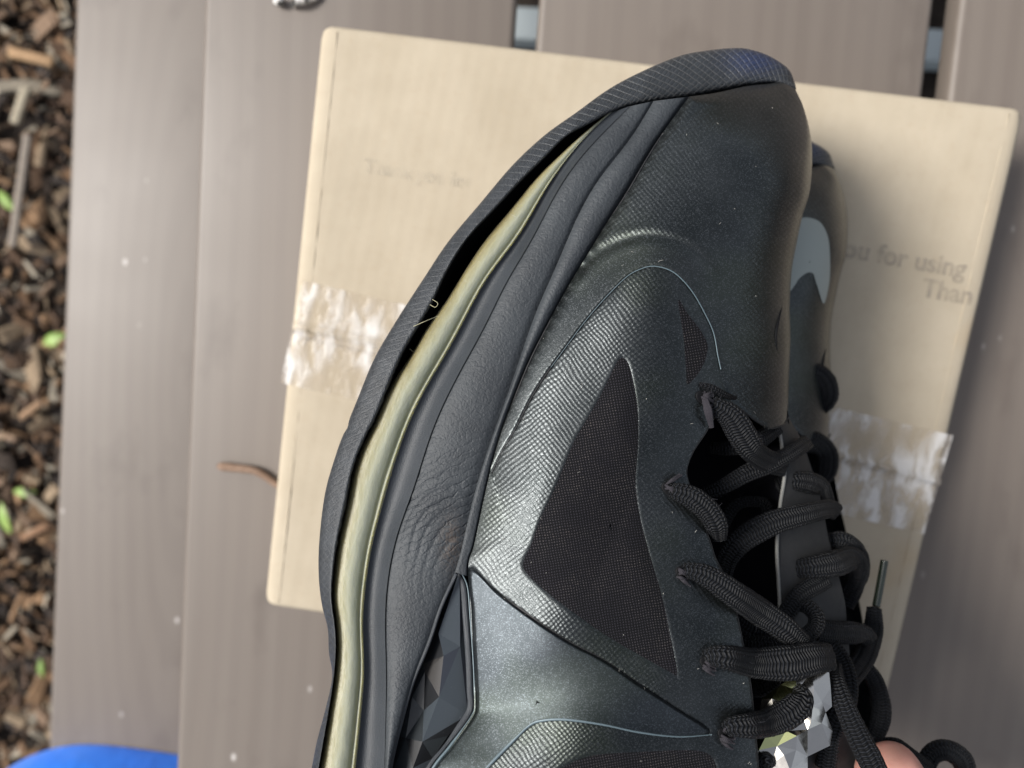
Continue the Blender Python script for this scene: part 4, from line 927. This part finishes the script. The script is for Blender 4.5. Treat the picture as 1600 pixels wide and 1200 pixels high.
# loose end of the lace hanging behind, with its plastic tip
lace([(1366, 950, .150), (1364, 985, .152), (1352, 1022, .158), (1334, 1050, .166), (1312, 1078, .176), (1300, 1100, .180)], [22, 28, 30, 32, 32, 26], .6)
lace([(1350, 1040, .152), (1368, 1068, .150), (1377, 1105, .150), (1370, 1140, .150), (1352, 1160, .150)], [22, 27, 28, 27, 24], .6)
c = cr([(1382, 876, .146), (1377, 905, .147), (1369, 948, .149)], 30); tube('aglet', P(c[:, 0], c[:, 1], c[:, 2]), .0015, AGLET, shoe, 14)
lace([(1372, 1158, .158), (1400, 1166, .160), (1424, 1186, .160), (1446, 1205, .156)], [10, 24, 30, 30], .5)
lace([(1440, 1212, .150), (1455, 1180, .150), (1478, 1172, .150), (1502, 1186, .148), (1512, 1215, .145)], [26, 28, 30, 30, 26], .6)

def fuzz():
    V, F = [], []
    for h in FUZZ:
        k = len(V)
        for q in h:
            for b_ in range(3): V.append(np.asarray(q) + .00003 * np.array([math.cos(b_ * 2.09), math.sin(b_ * 2.09), .3 * b_]))
        F.append(gfaces(3, 3, True) + k)
    o = me_obj('lace_fuzz', np.array(V), np.vstack(F), FUZZM, shoe); o['kind'] = 'stuff'
fuzz()
# --- silver faceted lace jewel
def jewel():
    out = [(1220, 1070), (1242, 1056), (1268, 1050), (1295, 1047), (1298, 1075), (1300, 1104), (1290, 1113), (1301, 1142), (1297, 1165), (1262, 1182), (1262, 1215), (1240, 1240), (1190, 1240), (1168, 1205), (1171, 1182), (1175, 1157), (1185, 1116), (1190, 1092)]
    inn = [(1246, 1078), (1272, 1076), (1270, 1104), (1284, 1096), (1250, 1108), (1268, 1124), (1284, 1130), (1262, 1140), (1245, 1150), (1228, 1142), (1214, 1166), (1197, 1150), (1225, 1180), (1244, 1172), (1205, 1195), (1235, 1205), (1212, 1118), (1206, 1092), (1228, 1098), (1186, 1172)]
    import mathutils.geometry as mg
    pts = [Vector(p) for p in out + inn]; ed = [(i, (i + 1) % len(out)) for i in range(len(out))]
    vo, eo, fo, *_ = mg.delaunay_2d_cdt(pts, ed, [], 1, 1e-6)
    r = np.random.default_rng(11); V = []; 
    for i, p_ in enumerate(vo):
        h = 0 if i < len(out) else r.uniform(.0010, .0034)
        V.append(P(p_.x, p_.y, .1965 + h ))
    n = len(V); low = [P(p_.x, p_.y, .1885) for p_ in vo[:len(out)]]; F = []; mi = []
    for f in fo:
        f = list(f); a, b, c = (V[f[0]], V[f[1]], V[f[2]])
        if np.cross(b - a, c - a)[2] < 0: f = f[::-1]
        F.append(f); cx = sum(vo[i].x for i in f) / 3; cy = sum(vo[i].y for i in f) / 3
        mi.append(1 if (cy < 1095 and cx < 1240) or (1136 < cy < 1172 and cx < 1245 and r.random() < .6) else 0)
    k = len(out)
    for i in range(k): F.append([i, n + i, n + (i + 1) % k, (i + 1) % k]); mi.append(0)
    F.append([n + i for i in range(k)][::-1]); mi.append(0)
    o = me_obj('lace_jewel', V + low, F, None, shoe, smooth=False, mats=[SILV, SILVY], midx=mi)
jewel()

# --- lint, dust and glue threads
def lint():
    V, F = [], []; k = 0; n = 0
    while n < 60:
        x, y = rng.uniform(560, 1230), rng.uniform(160, 1200)
        on_up = inpoly(np.array([x]), np.array([y]), [tuple(q) for q in GL[::20]] + [tuple(q) for q in CRc[::-20]])[0]
        if not on_up or inpoly(np.array([x]), np.array([y]), THROAT)[0]: continue
        n += 1; z = float(ZS(x, y)) + .0006 + .0010 * math.sin(x * .021 + y * .012) * math.sin(y * .017 - x * .006)
        L = rng.choice([1.0, 2.0, 5.0], p=[.62, .28, .10]) * rng.uniform(.7, 1.3); a = rng.uniform(0, 6.28); cv = rng.uniform(-1.5, 1.5); r = .00004 if L > 1.5 else .00006
        q = []
        for t in np.linspace(0, 1, 5): a2 = a + cv * t; q.append((x, y)); x += L * .5 * math.cos(a2); y += L * .5 * math.sin(a2)
        q = np.array(q); p = P(q[:, 0], q[:, 1], z); t_ = np.gradient(p, axis=0); t_ /= np.linalg.norm(t_, axis=1)[:, None] + 1e-9; s_ = np.cross(t_, (0, 0, 1)); 
        for i in range(5):
            for b in range(3): V.append(p[i] + r * (math.cos(b * 2.09) * s_[i] + math.sin(b * 2.09) * np.array([0, 0, 1])))
        F.append(gfaces(5, 3, True) + k); k += 15
    o = me_obj('lint', np.array(V), np.vstack(F), LINT, shoe); o['kind'] = 'stuff'
lint()
for pp in ([(676, 468, .206), (684, 474, .210), (680, 480, .208), (672, 476, .205)], [(646, 510, .205), (662, 503, .209), (684, 494, .206)], [(640, 545, .200), (646, 549, .199), (652, 545, .201)]):
    c = cr(pp, 20); tube('glue_thread', P(c[:, 0], c[:, 1], c[:, 2]), .00009, THREAD, shoe, 5)
settle(shoe)

# ================================================================ second sneaker, lying on the box behind the first
skip = ('lace', 'lace_fuzz', 'eyelet', 'tongue', 'tongue_edge', 'lining', 'lint', 'glue_thread', 'lace_strand', 'aglet', 'lace_jewel', 'faceted_window')
shoe2 = shoe.copy(); COL.objects.link(shoe2)
for ch in list(shoe.children):
    if ch.name.split('.')[0] in skip: continue
    c = ch.copy(); COL.objects.link(c); c.parent = shoe2
a = P(1269, 255, .166); b = P(1326, 360, .100)
shoe2.location = Vector(shoe.location) + Vector(b - a)
shoe2['label'] = 'second black sneaker half hidden behind the peeling one, a pale grey emblem on its toe'
n0 = set(shoe2.children)
lace([(1240, 590, .118), (1262, 582, .122), (1284, 596, .120), (1290, 622, .116), (1268, 645, .110)], [26, 36, 40, 36, 24], .6, par=shoe2)
lace([(1238, 700, .125), (1268, 690, .122), (1290, 705, .118), (1292, 735, .116), (1276, 762, .114)], [26, 34, 34, 28, 20], .6, par=shoe2)
patch2 = [(1230, 600), (1232, 660), (1238, 760)], [(1282, 600), (1276, 660), (1266, 760)]
for ch in shoe2.children:
    if ch not in n0: ch.data.transform(Matrix.Translation(-Vector(shoe2.location)))
# pale emblem curve on its toe
def emblem():
    offw = (b - a)
    left = [(1240, 345), (1236, 380), (1233, 420), (1228, 455)]; 
    outer = cr([(1250, 342), (1268, 341), (1284, 350), (1294, 372), (1297, 405), (1296, 440), (1289, 472), (1284, 470), (1280, 446), (1272, 429), (1262, 426), (1248, 436), (1232, 455), (1232, 400), (1238, 360)], 120, True)
    c0 = outer.mean(0); rr_ = np.linspace(.02, 1, 14)[:, None]
    X = c0[0] + (outer[None, :, 0] - c0[0]) * rr_; Y = c0[1] + (outer[None, :, 1] - c0[1]) * rr_
    # drop onto the second sneaker: find its height under each ray
    dg = bpy.context.evaluated_depsgraph_get()
    from mathutils.bvhtree import BVHTree
    ups = [ch for ch in shoe2.children if ch.name.startswith('upper')][0]
    me = ups.data; M = Matrix.Translation(Vector(shoe2.location)); bv = BVHTree.FromPolygons([M @ v.co for v in me.vertices], [tuple(p_.vertices) for p_ in me.polygons])
    V = []; Pw = P(X, Y, 0.05).reshape(-1, 3); last = .12
    cp = Vector(CAMPOS)
    for q in Pw:
        d = (Vector(q) - cp).normalized(); h = bv.ray_cast(cp, d)
        if h[0] is not None: last = h[3]; V.append(cp + d * (h[3] - .0004))
        else: V.append(cp + d * (last - .0002))
    n = 120; o = me_obj('emblem', np.array([tuple(v) for v in V]), gfaces(14, n, True), PRINT, shoe2)
    o.data.transform(Matrix.Translation(-Vector(shoe2.location)))
emblem()

# ================================================================ hand holding the tongue
def hand():
    root = empty('hand', tuple(P(1480, 1420, .14))); tag(root, 'bare fingertip of a hand gripping the sneaker beneath the black laces, bottom right', 'hand')
    def W3(x, y, z): return Vector(P(x, y, z)) - Vector(root.location)
    V, E, Rr = [W3(1640, 1700, .13), W3(1560, 1540, .14), W3(1520, 1470, .145), W3(1490, 1410, .150)], [(0, 1), (1, 2), (2, 3)], [.026, .024, .030, .028]
    def chain(start, pts, rads):
        prev = start
        for p_, r in zip(pts, rads): V.append(W3(*p_)); Rr.append(r); E.append((prev, len(V) - 1)); prev = len(V) - 1
        return prev
    thumb_root = 2
    chain(2, [(1470, 1400, .162), (1430, 1300, .172), (1390, 1208, .176), (1368, 1172, .177)], [.017, .0135, .0125, .0105])
    chain(3, [(1480, 1370, .125), (1420, 1300, .105), (1350, 1270, .100), (1290, 1262, .105)], [.011, .0095, .0085, .0072])
    chain(3, [(1450, 1400, .118), (1390, 1350, .100), (1310, 1330, .095), (1240, 1325, .100)], [.011, .0098, .0088, .0075])
    chain(3, [(1440, 1440, .115), (1370, 1405, .098), (1290, 1390, .095), (1225, 1385, .100)], [.0105, .0093, .0082, .007])
    chain(2, [(1470, 1500, .115), (1390, 1465, .100), (1320, 1450, .098), (1270, 1445, .102)], [.0095, .0083, .0073, .0063])
    me = bpy.data.meshes.new('skin_surface'); me.from_pydata(V, E, []); o = bpy.data.objects.new('skin_surface', me); COL.objects.link(o)
    sk = o.modifiers.new('s', 'SKIN'); sk.use_smooth_shade = True
    for i, d in enumerate(me.skin_vertices[0].data): d.radius = (Rr[i], Rr[i]); d.use_root = (i == 2)
    su = o.modifiers.new('u', 'SUBSURF'); su.levels = su.render_levels = 3
    bpy.context.view_layer.update()
    nm = bpy.data.meshes.new_from_object(o.evaluated_get(bpy.context.evaluated_depsgraph_get())); bpy.data.objects.remove(o)
    nm.materials.clear(); nm.materials.append(SKIN); nm.polygons.foreach_set('use_smooth', np.full(len(nm.polygons), True))
    h = bpy.data.objects.new('skin_surface', nm); COL.objects.link(h); h.parent = root
    # sleeve around the wrist, outside the picture
    p = [W3(1600, 1620, .133), W3(1640, 1700, .13), W3(1720, 1880, .125)]
    c = np.array([tuple(v) for v in p]); c = cr(c, 24); t = tube('sleeve', c, np.linspace(.034, .042, 24), SLEEVE, root, 24, False)
hand()
